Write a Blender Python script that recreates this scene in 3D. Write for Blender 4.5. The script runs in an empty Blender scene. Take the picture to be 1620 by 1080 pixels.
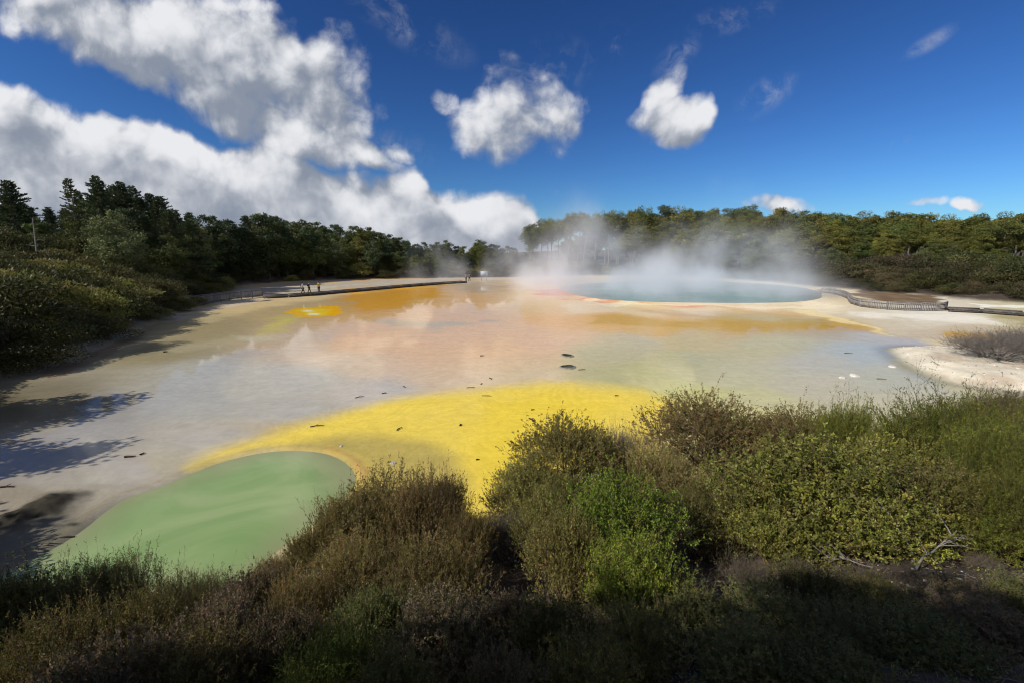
import bpy, bmesh, math, random
import numpy as np
from mathutils import Vector, Matrix

RS = np.random.RandomState
random.seed(7)
scene = bpy.context.scene
COL = scene.collection
R = math.radians

# ------------------------------------------------------------------ camera
CAMH, PITCH, FPX = 6.5, R(11.0), 720.0
CP, SP = math.cos(PITCH), math.sin(PITCH)
cd = bpy.data.cameras.new('camera'); cam = bpy.data.objects.new('camera', cd); COL.objects.link(cam)
cd.sensor_width = 36.0; cd.lens = 16.0; cd.clip_start = 0.1; cd.clip_end = 20000
cam.location = (0, 0, CAMH); cam.rotation_euler = (math.pi/2 - PITCH, 0, 0)
scene.camera = cam
scene.render.resolution_x, scene.render.resolution_y = 1024, 682

def ray(px, py):
    dx = (px-810)/FPX; dy = -(py-540)/FPX
    return dx, CP+dy*SP, -SP+dy*CP
def at(px, py, z=0.0):
    dx, y, zz = ray(px, py); s = (z-CAMH)/zz
    return np.array((dx*s, y*s, z))
def at_y(px, py, Y):
    dx, y, zz = ray(px, py); s = Y/y
    return dx*s, Y, CAMH+zz*s
def to_px(X, Y, Z=0.0):
    z = Z-CAMH
    f = np.maximum(Y*CP - z*SP, 0.05); u = Y*SP + z*CP
    return 810+FPX*X/f, 540-FPX*u/f

def lin(r, g, b, k=1.0):
    def c(v):
        v = v/255.0
        return v/12.92 if v <= .04045 else ((v+.055)/1.055)**2.4
    return np.array((c(r)*k, c(g)*k, c(b)*k))

# ------------------------------------------------------------------ noise
_perm = RS(3).rand(256, 256)
def vnoise(x, y):
    xi = np.floor(x).astype(int); yi = np.floor(y).astype(int)
    fx = x-xi; fy = y-yi
    fx = fx*fx*(3-2*fx); fy = fy*fy*(3-2*fy)
    a = _perm[xi % 256, yi % 256]; b = _perm[(xi+1) % 256, yi % 256]
    c = _perm[xi % 256, (yi+1) % 256]; d = _perm[(xi+1) % 256, (yi+1) % 256]
    return (a*(1-fx)+b*fx)*(1-fy)+(c*(1-fx)+d*fx)*fy
def fbm(x, y, o=4):
    s = 0; a = .5; t = 0
    for i in range(o):
        s = s+a*vnoise(x*2**i+17.3*i, y*2**i+5.1*i); t += a; a *= .5
    return s/t
def smooth(e0, e1, x):
    t = np.clip((x-e0)/(e1-e0), 0, 1); return t*t*(3-2*t)
def sdist(poly, X, Y):
    """signed distance, positive inside"""
    P = np.asarray(poly, float)[:, :2]; n = len(P)
    best = np.full(X.shape, 1e18); inside = np.zeros(X.shape, bool)
    for i in range(n):
        ax, ay = P[i]; bx, by = P[(i+1) % n]
        ex, ey = bx-ax, by-ay; L = ex*ex+ey*ey+1e-12
        t = np.clip(((X-ax)*ex+(Y-ay)*ey)/L, 0, 1)
        best = np.minimum(best, (X-ax-t*ex)**2+(Y-ay-t*ey)**2)
        if ay != by:
            c = ((ay > Y) != (by > Y)) & (X < ex*(Y-ay)/(by-ay)+ax)
            inside ^= c
    d = np.sqrt(best)
    return np.where(inside, d, -d)
def smooth_poly(pts, it=2):
    P = [np.asarray(p, float) for p in pts]
    for _ in range(it):
        Q = []
        for i in range(len(P)):
            a, b = P[i], P[(i+1) % len(P)]
            Q += [a*.75+b*.25, a*.25+b*.75]
        P = Q
    return np.array(P)

# ------------------------------------------------------------------ mesh helpers
def mesh_np(name, V, Q, cols=None, attrs=None, mat=None, smooth_shade=False):
    me = bpy.data.meshes.new(name)
    V = np.asarray(V, np.float32); Q = np.asarray(Q, np.int32); k = Q.shape[1]
    me.vertices.add(len(V)); me.vertices.foreach_set('co', V.ravel())
    me.loops.add(Q.size); me.loops.foreach_set('vertex_index', Q.ravel())
    me.polygons.add(len(Q)); me.polygons.foreach_set('loop_start', np.arange(0, Q.size, k, dtype=np.int32))
    if smooth_shade: me.polygons.foreach_set('use_smooth', np.ones(len(Q), bool))
    me.update(calc_edges=True)
    if cols is not None:
        a = me.attributes.new('tint', 'FLOAT_COLOR', 'POINT')
        c = np.ones((len(V), 4), np.float32); c[:, :3] = cols; a.data.foreach_set('color', c.ravel())
    for n, arr in (attrs or {}).items():
        a = me.attributes.new(n, 'FLOAT', 'POINT'); a.data.foreach_set('value', np.asarray(arr, np.float32))
    if mat: me.materials.append(mat)
    return me
def link(name, data, parent=None):
    o = bpy.data.objects.new(name, data); COL.objects.link(o)
    if parent is not None: o.parent = parent
    return o
def tag(o, label=None, cat=None, group=None, kind=None):
    if label: o['label'] = label
    if cat: o['category'] = cat
    if group: o['group'] = group
    if kind: o['kind'] = kind
    return o
def empty(name, loc=(0, 0, 0), rz=0.0):
    o = bpy.data.objects.new(name, None); COL.objects.link(o); o.location = loc; o.rotation_euler = (0, 0, rz)
    o.empty_display_size = .1
    return o
def copy_tree(o, parent=None):
    c = o.copy(); COL.objects.link(c)
    if parent is not None: c.parent = parent
    for ch in KIDS.get(o.name, ()): copy_tree(ch, c)
    return c
KIDS = {}

def norm(v): return v/np.maximum(np.linalg.norm(v, axis=-1, keepdims=True), 1e-9)
class Geo:
    def __init__(s): s.V = []; s.Q = []; s.C = []; s.n = 0
    def add(s, V, Q, C):
        V = np.asarray(V, float).reshape(-1, 3)
        s.V.append(V); s.Q.append(np.asarray(Q).reshape(-1, 4)+s.n); s.n += len(V)
        C = np.asarray(C, float)
        s.C.append(np.broadcast_to(C, (len(V), 3)) if C.ndim == 1 else C)
    def tubes(s, P, Rr, C, sides=4):
        """P (N,K,3) paths, Rr (N,K) radii"""
        N, K, _ = P.shape
        T = norm(np.gradient(P, axis=1))
        ref = np.where(np.abs(T[..., 2:3]) > .9, np.array((1., 0, 0)), np.array((0, 0, 1.)))
        n1 = norm(np.cross(T, ref)); n2 = np.cross(T, n1)
        a = np.arange(sides)*2*math.pi/sides
        V = P[:, :, None, :]+Rr[:, :, None, None]*(n1[:, :, None, :]*np.cos(a)[:, None]+n2[:, :, None, :]*np.sin(a)[:, None])
        i = np.arange(N)[:, None, None]*K*sides; k = np.arange(K-1)[None, :, None]*sides; j = np.arange(sides)[None, None, :]
        b = i+k; j2 = (j+1) % sides
        Q = np.stack([b+j, b+j2, b+sides+j2, b+sides+j], -1)
        if np.asarray(C).ndim == 2: C = np.repeat(C, K*sides, axis=0)
        s.add(V, Q, C)
    def leaves(s, P, D, S, L, W, C, mid=.5):
        """N diamond faces: base P, direction D, side S, length L, width W"""
        N = len(P); L = np.broadcast_to(L, (N,))[:, None]; W = np.broadcast_to(W, (N,))[:, None]
        V = np.stack([P, P+D*L*mid+S*W*.5, P+D*L, P+D*L*mid-S*W*.5], 1)
        Q = np.arange(N*4).reshape(N, 4)
        s.add(V, Q, np.repeat(C, 4, axis=0))
    def box(s, c, size, C, rz=0.0):
        x, y, z = np.array(size)/2
        v = np.array([(-x, -y, -z), (x, -y, -z), (x, y, -z), (-x, y, -z), (-x, -y, z), (x, -y, z), (x, y, z), (-x, y, z)])
        if rz:
            cr, sr = math.cos(rz), math.sin(rz)
            v = np.stack([v[:, 0]*cr-v[:, 1]*sr, v[:, 0]*sr+v[:, 1]*cr, v[:, 2]], 1)
        s.add(v+np.array(c), [(0, 3, 2, 1), (4, 5, 6, 7), (0, 1, 5, 4), (1, 2, 6, 5), (2, 3, 7, 6), (3, 0, 4, 7)], C)
    def mesh(s, name, mat, smooth_shade=False):
        return mesh_np(name, np.concatenate(s.V), np.concatenate(s.Q), np.concatenate(s.C), None, mat, smooth_shade)
def rand_dir(r, n): return norm(r.normal(size=(n, 3)))
def pick(r, pal, n, jit=.25):
    pal = np.array(pal); c = pal[r.randint(len(pal), size=n)]
    return np.clip(c*(1+jit*(r.rand(n, 1)*2-1)), 0, 1)

# ------------------------------------------------------------------ node helpers
class NT:
    def __init__(s, tree): s.t = tree; s.n = tree.nodes; s.l = tree.links
    def new(s, typ, **kw):
        n = s.n.new(typ)
        for k, v in kw.items(): setattr(n, k, v)
        return n
    def put(s, sock, v):
        if hasattr(v, 'is_output') or isinstance(v, bpy.types.NodeSocket): s.l.new(v, sock)
        else: sock.default_value = v
    def m(s, op, a, b=None, c=None, clamp=False):
        n = s.new('ShaderNodeMath', operation=op); n.use_clamp = clamp
        s.put(n.inputs[0], a)
        if b is not None: s.put(n.inputs[1], b)
        if c is not None: s.put(n.inputs[2], c)
        return n.outputs[0]
    def vm(s, op, a, b=None, scale=None):
        n = s.new('ShaderNodeVectorMath', operation=op); s.put(n.inputs[0], a)
        if b is not None: s.put(n.inputs[1], b)
        if scale is not None: s.put(n.inputs['Scale'], scale)
        return n.outputs['Value'] if op in ('LENGTH', 'DOT_PRODUCT', 'DISTANCE') else n.outputs[0]
    def xyz(s, x, y, z):
        n = s.new('ShaderNodeCombineXYZ')
        for i, v in enumerate((x, y, z)): s.put(n.inputs[i], v)
        return n.outputs[0]
    def sep(s, v):
        n = s.new('ShaderNodeSeparateXYZ'); s.put(n.inputs[0], v); return n.outputs
    def noise(s, v, scale, detail=4, rough=.55, dist=0.0, dim='3D', out=0):
        n = s.new('ShaderNodeTexNoise', noise_dimensions=dim)
        s.put(n.inputs['Vector'], v); n.inputs['Scale'].default_value = scale; n.inputs['Detail'].default_value = detail
        n.inputs['Roughness'].default_value = rough; n.inputs['Distortion'].default_value = dist
        return n.outputs[out]
    def mapr(s, v, a, b, c=0.0, d=1.0, t='SMOOTHSTEP'):
        n = s.new('ShaderNodeMapRange', interpolation_type=t)
        s.put(n.inputs[0], v)
        for i, q in enumerate((a, b, c, d)): s.put(n.inputs[1+i], q)
        return n.outputs[0]
    def mix(s, f, a, b, blend='MIX'):
        n = s.new('ShaderNodeMix', data_type='RGBA', blend_type=blend)
        s.put(n.inputs[0], f); s.put(n.inputs[6], a); s.put(n.inputs[7], b)
        return n.outputs[2]
    def curve(s, v, pts, x0, x1, y0, y1):
        n = s.new('ShaderNodeFloatCurve'); c = n.mapping.curves[0]
        P = [((x-x0)/(x1-x0), (y-y0)/(y1-y0)) for x, y in pts]
        c.points[0].location = P[0]; c.points[1].location = P[-1]
        for p in P[1:-1]: c.points.new(*p)
        n.mapping.update()
        s.put(n.inputs['Value'], s.mapr(v, x0, x1, 0., 1., 'LINEAR'))
        return s.m('MULTIPLY_ADD', n.outputs[0], y1-y0, y0)
def col4(c): return (float(c[0]), float(c[1]), float(c[2]), 1.0)
def new_mat(name):
    m = bpy.data.materials.new(name); m.use_nodes = True; nt = NT(m.node_tree); nt.n.clear()
    out = nt.new('ShaderNodeOutputMaterial')
    return m, nt, out
def principled(nt, out=None, **kw):
    b = nt.new('ShaderNodeBsdfPrincipled')
    for k, v in kw.items(): nt.put(b.inputs[k.replace('_', ' ')], v)
    if out: nt.l.new(b.outputs[0], out.inputs[0])
    return b
def attr(nt, name, o='Color'):
    n = nt.new('ShaderNodeAttribute', attribute_name=name); return n.outputs[o]

def mat_foliage(name, trans=.3, rough=.55, var=.35):
    m, nt, out = new_mat(name)
    info = nt.new('ShaderNodeObjectInfo')
    k = nt.mapr(info.outputs['Random'], 0, 1, 1-var, 1+var, 'LINEAR')
    hsv = nt.new('ShaderNodeHueSaturation')
    nt.put(hsv.inputs['Hue'], nt.mapr(nt.m('FRACT', nt.m('MULTIPLY', info.outputs['Random'], 7.31)), 0, 1, .485, .515, 'LINEAR'))
    nt.put(hsv.inputs['Value'], k); nt.put(hsv.inputs['Color'], attr(nt, 'tint'))
    b = principled(nt, None, Base_Color=hsv.outputs[0], Roughness=rough)
    b.inputs['Specular IOR Level'].default_value = .25
    t = nt.new('ShaderNodeBsdfTranslucent'); nt.put(t.inputs[0], hsv.outputs[0])
    mx = nt.new('ShaderNodeMixShader'); mx.inputs[0].default_value = trans
    nt.l.new(b.outputs[0], mx.inputs[1]); nt.l.new(t.outputs[0], mx.inputs[2]); nt.l.new(mx.outputs[0], out.inputs[0])
    return m
def mat_tint(name, rough=.8, nscale=6.0, amt=.35, spec=.2):
    m, nt, out = new_mat(name)
    g = nt.new('ShaderNodeTexCoord').outputs['Object']
    f = nt.mapr(nt.noise(g, nscale, 5, .65), .25, .75, 1-amt, 1+amt, 'LINEAR')
    c = nt.vm('SCALE', attr(nt, 'tint'), scale=f)
    b = principled(nt, out, Base_Color=c, Roughness=rough); b.inputs['Specular IOR Level'].default_value = spec
    return m
M_LEAF = mat_foliage('shrub_leaf', .3)
M_NEEDLE = mat_foliage('needle', .2, .6, .3)
M_BARK = mat_tint('bark', .9)
M_WOOD = mat_tint('weathered_wood', .85, 9.0, .3)
M_CLOTH = mat_tint('cloth', .85, 30., .1)
M_SKIN = mat_tint('skin', .6, 30., .05)

# ------------------------------------------------------------------ sun and sky
SUN_AZ = (-0.90, -0.44); SUN_EL = R(36)
sd = np.array((SUN_AZ[0]*math.cos(SUN_EL), SUN_AZ[1]*math.cos(SUN_EL), 0)); sd /= math.hypot(*SUN_AZ); sd[2] = math.sin(SUN_EL)
SUN_DIR = sd
sl = bpy.data.lights.new('sun', 'SUN'); sl.energy = 4.5; sl.angle = R(.53); sl.color = (1, .95, .87)
so = link('sun', sl); so.rotation_euler = Vector(SUN_DIR).to_track_quat('Z', 'Y').to_euler()

world = bpy.data.worlds.new('World'); scene.world = world; world.use_nodes = True
wn = NT(world.node_tree); wn.n.clear()
SKYK = 0.1
def uvdir(px, py):
    x, y, z = ray(px, py); return x/y, z/y
def build_world():
    out = wn.new('ShaderNodeOutputWorld'); bg = wn.new('ShaderNodeBackground'); bg.inputs[1].default_value = SKYK
    wn.l.new(bg.outputs[0], out.inputs[0])
    sky = wn.new('ShaderNodeTexSky', sky_type='NISHITA'); sky.sun_disc = False
    sky.sun_elevation = SUN_EL; sky.sun_rotation = math.atan2(SUN_AZ[0], SUN_AZ[1])
    sky.altitude = 300; sky.air_density = 1.0; sky.dust_density = .3; sky.ozone_density = 2.5
    d = wn.new('ShaderNodeTexCoord').outputs['Generated']
    x, y, z = wn.sep(d)
    # a polarising filter deepens the blue
    deep = wn.mix(1.0, sky.outputs[0], (.40, .60, .92, 1), 'MULTIPLY')
    gm = wn.new('ShaderNodeGamma'); gm.inputs[1].default_value = 1.5; wn.put(gm.inputs[0], wn.vm('MINIMUM', wn.vm('SCALE', deep, scale=SKYK), (.8, .9, 1.0)))
    hs = wn.new('ShaderNodeVectorMath', operation='MULTIPLY'); wn.put(hs.inputs[0], gm.outputs[0]); hs.inputs[1].default_value = (1.97/SKYK, 1.74/SKYK, 1.32/SKYK)
    ys = wn.m('MAXIMUM', y, .08)
    u = wn.m('DIVIDE', x, ys); v = wn.m('DIVIDE', z, ys)
    P0 = wn.xyz(u, v, 0.0)
    warp = wn.vm('SUBTRACT', wn.noise(P0, 3.2, 4, .6, dim='2D', out=1), (.5, .5, .5))
    Pw = wn.vm('ADD', P0, wn.vm('SCALE', warp, scale=.085))
    blobs = [  # px, py, rx, ry, angle (deg, clockwise in the picture), gain
        (235, 62, 330, 82, 21, 1.0), (395, 105, 170, 85, 32, 1.05), (525, 165, 52, 92, -22, .9), (470, 175, 110, 50, 25, .75),
        (385, 180, 130, 50, 20, 1.1), (465, 222, 110, 44, 16, 1.05), (525, 232, 55, 30, 14, .7), (575, 245, 72, 20, 16, .7), (632, 243, 30, 20, 0, .6),
        (830, 192, 105, 58, -12, .82), (875, 190, 55, 62, 0, .9), (770, 205, 70, 45, 0, .75), (845, 130, 75, 42, -20, .35), (708, 165, 34, 18, 35, .5),
        (1062, 196, 56, 33, 8, .95), (1096, 194, 32, 34, 0, .9), (1050, 148, 24, 40, 22, .7),
        (1232, 322, 62, 16, 0, .85), (1530, 329, 26, 9, 10, .45), (1460, 318, 28, 9, 0, .45),
        (700, 375, 70, 12, 0, .75), (770, 372, 40, 9, 10, .6), (530, 90, 80, 40, -60, .30)]
    wisps = [(1070, 92, 46, 22, -40, 1), (1210, 152, 60, 26, -30, .8), (972, 62, 30, 26, 60, .8), (1160, 28, 80, 24, -15, .9), (1475, 65, 50, 14, -30, .8), (1420, 228, 30, 10, -20, 1), (255, 130, 70, 30, 50, 1.2), (640, 30, 120, 40, 30, .8), (900, 300, 30, 14, 0, .8), (850, 120, 90, 50, -20, 1.2), (700, 165, 50, 24, 30, 1), (620, 240, 70, 34, 0, 1)]
    top = [(-400, 60), (-200, 95), (0, 122), (60, 140), (130, 160), (200, 165), (300, 205), (370, 212), (430, 214), (480, 234), (530, 266), (570, 280), (610, 276), (660, 260), (700, 292), (745, 300), (800, 296), (835, 306), (862, 345), (900, 420), (1100, 450)]
    tops = [uvdir(a, b) for a, b in top]; tops = sorted(tops)
    u0, u1 = tops[0][0], tops[-1][0]
    def density(P, fine=True):
        best = None
        for (bx, by, rx, ry, an, g) in blobs:
            cu, cv = uvdir(bx, by); yy = ray(bx, by)[1]
            mp = wn.new('ShaderNodeMapping', vector_type='TEXTURE'); wn.put(mp.inputs['Vector'], P)
            mp.inputs['Location'].default_value = (cu, cv, 0); mp.inputs['Rotation'].default_value = (0, 0, -R(an))
            mp.inputs['Scale'].default_value = (rx/FPX/yy*1.15, ry/FPX/yy*1.15/1.0, 1)
            r = wn.vm('LENGTH', mp.outputs[0])
            mk = wn.m('MULTIPLY', wn.m('SUBTRACT', 1.0, wn.m('MULTIPLY', r, r)), g)
            best = mk if best is None else wn.m('MAXIMUM', best, mk)
        s = wn.sep(P)
        vt = wn.curve(s[0], tops, u0, u1, -.2, .8)
        bank = wn.m('MINIMUM', wn.m('MULTIPLY', wn.m('SUBTRACT', vt, s[1]), 24.0), 2.3)
        bank = wn.m('MAXIMUM', bank, -1.0)
        best = wn.m('MAXIMUM', wn.m('MAXIMUM', best, bank), -.6)
        f = wn.noise(P, 5.5, 8 if fine else 4, .6, dim='2D')
        Q = wn.vm('ADD', P, wn.vm('SCALE', warp, scale=-.06))
        vs = []
        for sc in (7.5, 17.0) if not fine else (7.5, 17.0, 37.0):
            vo = wn.new('ShaderNodeTexVoronoi', voronoi_dimensions='2D', feature='F1'); wn.put(vo.inputs['Vector'], Q); vo.inputs['Scale'].default_value = sc
            vs.append(wn.m('SUBTRACT', .42, vo.outputs['Distance']))
        n = wn.m('MULTIPLY', wn.m('SUBTRACT', f, .5), 1.55)
        for q, k_ in zip(vs, (.46, .30, .15)): n = wn.m('MULTIPLY_ADD', q, k_, n)
        return wn.m('ADD', best, n), n
    D0, N0 = density(Pw)
    # each further evaluation hangs on the one before (times nothing), which keeps the shader small enough to run
    D1, N1 = density(wn.vm('ADD', wn.vm('ADD', Pw, (-.022, .03, 0)), wn.xyz(wn.m('MULTIPLY', D0, 1e-7), 0., 0.)), False)
    D2, N2 = density(wn.vm('ADD', wn.vm('ADD', Pw, (-.055, .075, 0)), wn.xyz(wn.m('MULTIPLY', D1, 1e-7), 0., 0.)), False)
    a = wn.mapr(D0, .06, .72)
    front = wn.mapr(y, .1, .25); a = wn.m('MULTIPLY', a, front)
    above = wn.mapr(z, -.02, .01); a = wn.m('MULTIPLY', a, above)
    wm = None
    for (bx, by, rx, ry, an, g) in wisps:
        cu, cv = uvdir(bx, by); yy = ray(bx, by)[1]
        mp = wn.new('ShaderNodeMapping', vector_type='TEXTURE'); wn.put(mp.inputs['Vector'], wn.vm('ADD', P0, wn.xyz(wn.m('MULTIPLY', D2, 1e-7), 0., 0.)) if wm is None else P0)
        mp.inputs['Location'].default_value = (cu, cv, 0); mp.inputs['Rotation'].default_value = (0, 0, -R(an)); mp.inputs['Scale'].default_value = (rx/FPX/yy*1.2, ry/FPX/yy*1.2, 1)
        r = wn.vm('LENGTH', mp.outputs[0]); mk = wn.m('MULTIPLY', wn.mapr(r, 1.0, .2), g)
        wm = mk if wm is None else wn.m('MAXIMUM', wm, mk)
    wf = wn.noise(wn.vm('ADD', Pw, wn.vm('SCALE', warp, scale=.08)), 9.0, 7, .68, dim='2D')
    wa = wn.m('MULTIPLY', wn.m('MULTIPLY', wm, wn.mapr(wf, .42, .75)), .42)
    a = wn.m('MAXIMUM', a, wn.m('MULTIPLY', wa, front))
    cap = lambda q: wn.m('MAXIMUM', wn.m('MINIMUM', q, 1.1), 0.)
    lit = wn.m('SUBTRACT', cap(D0), wn.m('MULTIPLY', wn.m('ADD', cap(D1), cap(D2)), .5))
    lit = wn.m('ADD', lit, wn.m('MULTIPLY', wn.m('SUBTRACT', N0, wn.m('MULTIPLY', wn.m('ADD', N1, N2), .5)), 1.0))
    lit = wn.mapr(lit, -.52, .95)
    k = 1.0/SKYK
    grey = (.25*k, .29*k, .365*k, 1); white = (.82*k, .83*k, .86*k, 1)
    cc = wn.mix(lit, grey, white)
    # other cumulus around the rest of the sky, unseen and thickened to brighten shade
    g2 = wn.noise(d, 2.6, 6, .6)
    back = wn.m('MULTIPLY', wn.mapr(g2, .45, .60), wn.mapr(y, .05, -.1))
    back = wn.m('MULTIPLY', back, wn.mapr(z, .02, .12))
    c = wn.mix(a, hs.outputs[0], cc)
    c = wn.mix(wn.m('MULTIPLY', back, .9), c, (.72*k, .72*k, .73*k, 1))
    wn.l.new(c, bg.inputs[0])
build_world()
world.cycles.sampling_method = 'MANUAL'; world.cycles.sample_map_resolution = 128

# ------------------------------------------------------------------ terrain
SX = [-60, -30, -14, -10, -5, -3, -1, 2, 5, 10, 15, 20, 25, 40, 90]
SY = [8, 8, 8, 7.8, 8.2, 8.8, 10, 11.2, 13, 15, 17.5, 20, 21, 22, 24]
def yshore(x): return np.interp(x, SX, SY)
left_shore = [(-19, -30), (-20.5, 0), (-22, 8), (-25, 15), (-27.5, 23)] + [tuple(at(a, b)[:2]) for a, b in ((60, 588), (160, 552), (215, 525), (290, 492), (330, 478), (352, 462), (365, 455), (450, 447), (560, 443), (700, 440.5), (830, 439), (930, 437), (1040, 437), (1150, 442), (1230, 448), (1290, 455), (1380, 463), (1470, 468), (1510, 475), (1620, 481), (1720, 492))]
BASIN = left_shore + [(95, 50), (60, 30), (40, 22), (25, 21), (20, 20), (15, 17.5), (10, 15), (5, 13), (2, 11.2), (-1, 10), (-3, 8.8), (-5, 8.2), (-10, 7.8), (-14, 8), (-16, 0), (-17, -30)]
BASIN = np.array(BASIN)
GREEN_PX = [(-60, 930), (0, 893), (60, 868), (112, 838), (150, 806), (190, 781), (240, 766), (290, 746), (340, 726), (400, 711), (460, 704.5), (520, 708), (556, 722), (578, 745), (575, 770), (545, 800), (500, 838), (455, 868)]
GREEN = smooth_poly([at(*p)[:2] for p in GREEN_PX] + [(-5.2, 7.7), (-8, 7.0), (-12, 7.0), (-17, 7.6)], 2)
HOT_PX = [(880, 457), (905, 465), (940, 472.5), (1000, 477.5), (1100, 479.5), (1200, 480), (1265, 478), (1298, 472.5), (1304, 466), (1288, 457), (1240, 450), (1150, 445), (1050, 443), (950, 446), (895, 451)]
HOT = smooth_poly([at(*p)[:2] for p in HOT_PX], 2)
SPIT_PX = [(1404, 552), (1425, 548), (1470, 549), (1520, 552), (1620, 557), (1800, 562), (1900, 640), (1700, 640), (1620, 620), (1545, 612), (1500, 605), (1460, 590), (1425, 570)]
SPIT = smooth_poly([at(*p)[:2] for p in SPIT_PX], 1)
MUD_PX = [(0, 812), (40, 792), (80, 779), (120, 774), (142, 779), (135, 796), (90, 822), (30, 842), (-30, 850), (-60, 830)]
MUD = smooth_poly([at(*p)[:2] for p in MUD_PX], 1)
HILL_T = [R(a) for a in (-180, -90, -70, -50, -42, -35, -28, -20, -8, 0, 4, 8, 14, 20, 30, 45, 60, 90, 180)]
HILL_H = [3, 6, 7.5, 9.5, 9, 7.5, 5, 3, 1.2, 1.0, 3.5, 6.5, 6.5, 5.2, 4.2, 4.0, 4, 3, 3]

def terrain(X, Y):
    X = np.asarray(X, float); Y = np.asarray(Y, float)
    db = sdist(BASIN, X, Y); d = np.maximum(-db, 0)
    th = np.arctan2(X, Y); hm = np.interp(th, HILL_T, HILL_H)
    nz = fbm(X*.08+9, Y*.08+4, 4)-.5
    hill = hm*(1-np.exp(-d/26.0))*(1+.5*nz)+smooth(0, 4, d)*.4*(fbm(X*.5, Y*.5, 3))
    hill = hill + smooth(150, 900, d)*12*(fbm(X*.004, Y*.004, 3)-.3)
    ys = yshore(X); t = np.clip(1-Y/ys, 0, 1)
    bank = 4.95*t**1.95 + smooth(0, .15, t)*.5*(fbm(X*.6+3, Y*.6, 4)-.5)
    near = (Y < ys) & (np.abs(th) < R(75)) | (Y <= 0)
    w = smooth(R(52), R(66), np.abs(th))
    bank = bank*(1-w)+np.minimum(hill, 4.9)*w
    bank = np.where(Y < 0, 4.95, bank)
    h = np.where(near & (db < 0), bank, hill)
    flat = .03*(fbm(X*.15, Y*.15, 3)-.5)*smooth(0, 4, db)
    h = np.where(db >= 0, flat*.5, h)
    g = sdist(GREEN, X, Y); h = np.where(db > -1.0, h-.55*smooth(-.05, 1.6, g), h)
    hp = sdist(HOT, X, Y); h = h-.8*smooth(-.3, 1.2, hp) + .10*np.exp(-((hp+1.0)/.8)**2)
    s = sdist(SPIT, X, Y); h = np.where(db > -3, h+.42*smooth(-.15, 1.8, s)*(1+.6*(fbm(X*.9, Y*.9, 4)-.5)), h)
    mm = sdist(MUD, X, Y); h = h+.22*smooth(-.1, 1.2, mm+.9*(fbm(X*1.7, Y*1.7, 4)-.5))*(.3+1.5*fbm(X*3.2, Y*3.2, 5))
    return h
def ground_z(x, y): return float(terrain(np.array([x]), np.array([y]))[0])

def land_colour(X, Y):
    n = fbm(X*1.3, Y*1.3, 4)[:, None]; n2 = fbm(X*.35+40, Y*.35, 3)[:, None]
    soil = np.array((.070, .046, .031)); litter = np.array((.050, .040, .024)); pale = np.array((.17, .13, .105))
    c = soil*(1-n)+litter*n
    return c*(1-.55*smooth(.56, .72, n2))+pale*.55*smooth(.56, .72, n2)

CTRL = [  # px, py, sRGB as seen, tree and cloud reflections painted in
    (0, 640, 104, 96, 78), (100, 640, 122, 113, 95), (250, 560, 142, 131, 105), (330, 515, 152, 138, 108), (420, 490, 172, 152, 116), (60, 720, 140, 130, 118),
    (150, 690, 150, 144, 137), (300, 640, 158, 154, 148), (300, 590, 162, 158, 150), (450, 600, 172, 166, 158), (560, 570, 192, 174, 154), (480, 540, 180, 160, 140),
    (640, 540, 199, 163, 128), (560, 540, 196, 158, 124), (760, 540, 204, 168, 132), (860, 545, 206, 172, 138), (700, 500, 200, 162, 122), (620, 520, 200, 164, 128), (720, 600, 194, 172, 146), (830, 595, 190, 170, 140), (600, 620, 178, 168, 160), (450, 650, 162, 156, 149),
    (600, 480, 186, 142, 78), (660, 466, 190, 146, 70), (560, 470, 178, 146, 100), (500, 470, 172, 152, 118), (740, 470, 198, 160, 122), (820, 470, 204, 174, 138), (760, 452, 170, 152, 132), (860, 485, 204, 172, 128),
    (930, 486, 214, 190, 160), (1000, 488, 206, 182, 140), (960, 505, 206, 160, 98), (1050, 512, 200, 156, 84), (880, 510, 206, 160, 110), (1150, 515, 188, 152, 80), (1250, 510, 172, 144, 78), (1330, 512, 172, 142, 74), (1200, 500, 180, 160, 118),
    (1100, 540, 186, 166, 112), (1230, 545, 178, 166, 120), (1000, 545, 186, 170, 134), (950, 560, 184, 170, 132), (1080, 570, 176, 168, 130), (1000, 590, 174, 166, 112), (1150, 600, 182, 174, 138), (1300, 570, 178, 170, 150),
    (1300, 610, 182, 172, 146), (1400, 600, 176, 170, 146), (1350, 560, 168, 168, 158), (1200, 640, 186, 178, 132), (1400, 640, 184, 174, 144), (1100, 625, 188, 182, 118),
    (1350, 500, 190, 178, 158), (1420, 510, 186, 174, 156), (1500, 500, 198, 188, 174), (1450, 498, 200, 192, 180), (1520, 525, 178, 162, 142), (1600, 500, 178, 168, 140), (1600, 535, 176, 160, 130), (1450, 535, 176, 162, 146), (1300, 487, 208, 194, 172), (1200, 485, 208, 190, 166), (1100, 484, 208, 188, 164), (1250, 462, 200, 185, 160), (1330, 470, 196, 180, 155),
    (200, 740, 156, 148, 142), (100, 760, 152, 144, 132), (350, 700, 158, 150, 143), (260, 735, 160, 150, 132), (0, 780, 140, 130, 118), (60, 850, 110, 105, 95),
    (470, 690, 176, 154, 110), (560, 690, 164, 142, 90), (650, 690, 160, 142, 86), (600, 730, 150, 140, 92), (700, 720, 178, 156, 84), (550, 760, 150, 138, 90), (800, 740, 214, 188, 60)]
def L(pts): return pts
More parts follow.
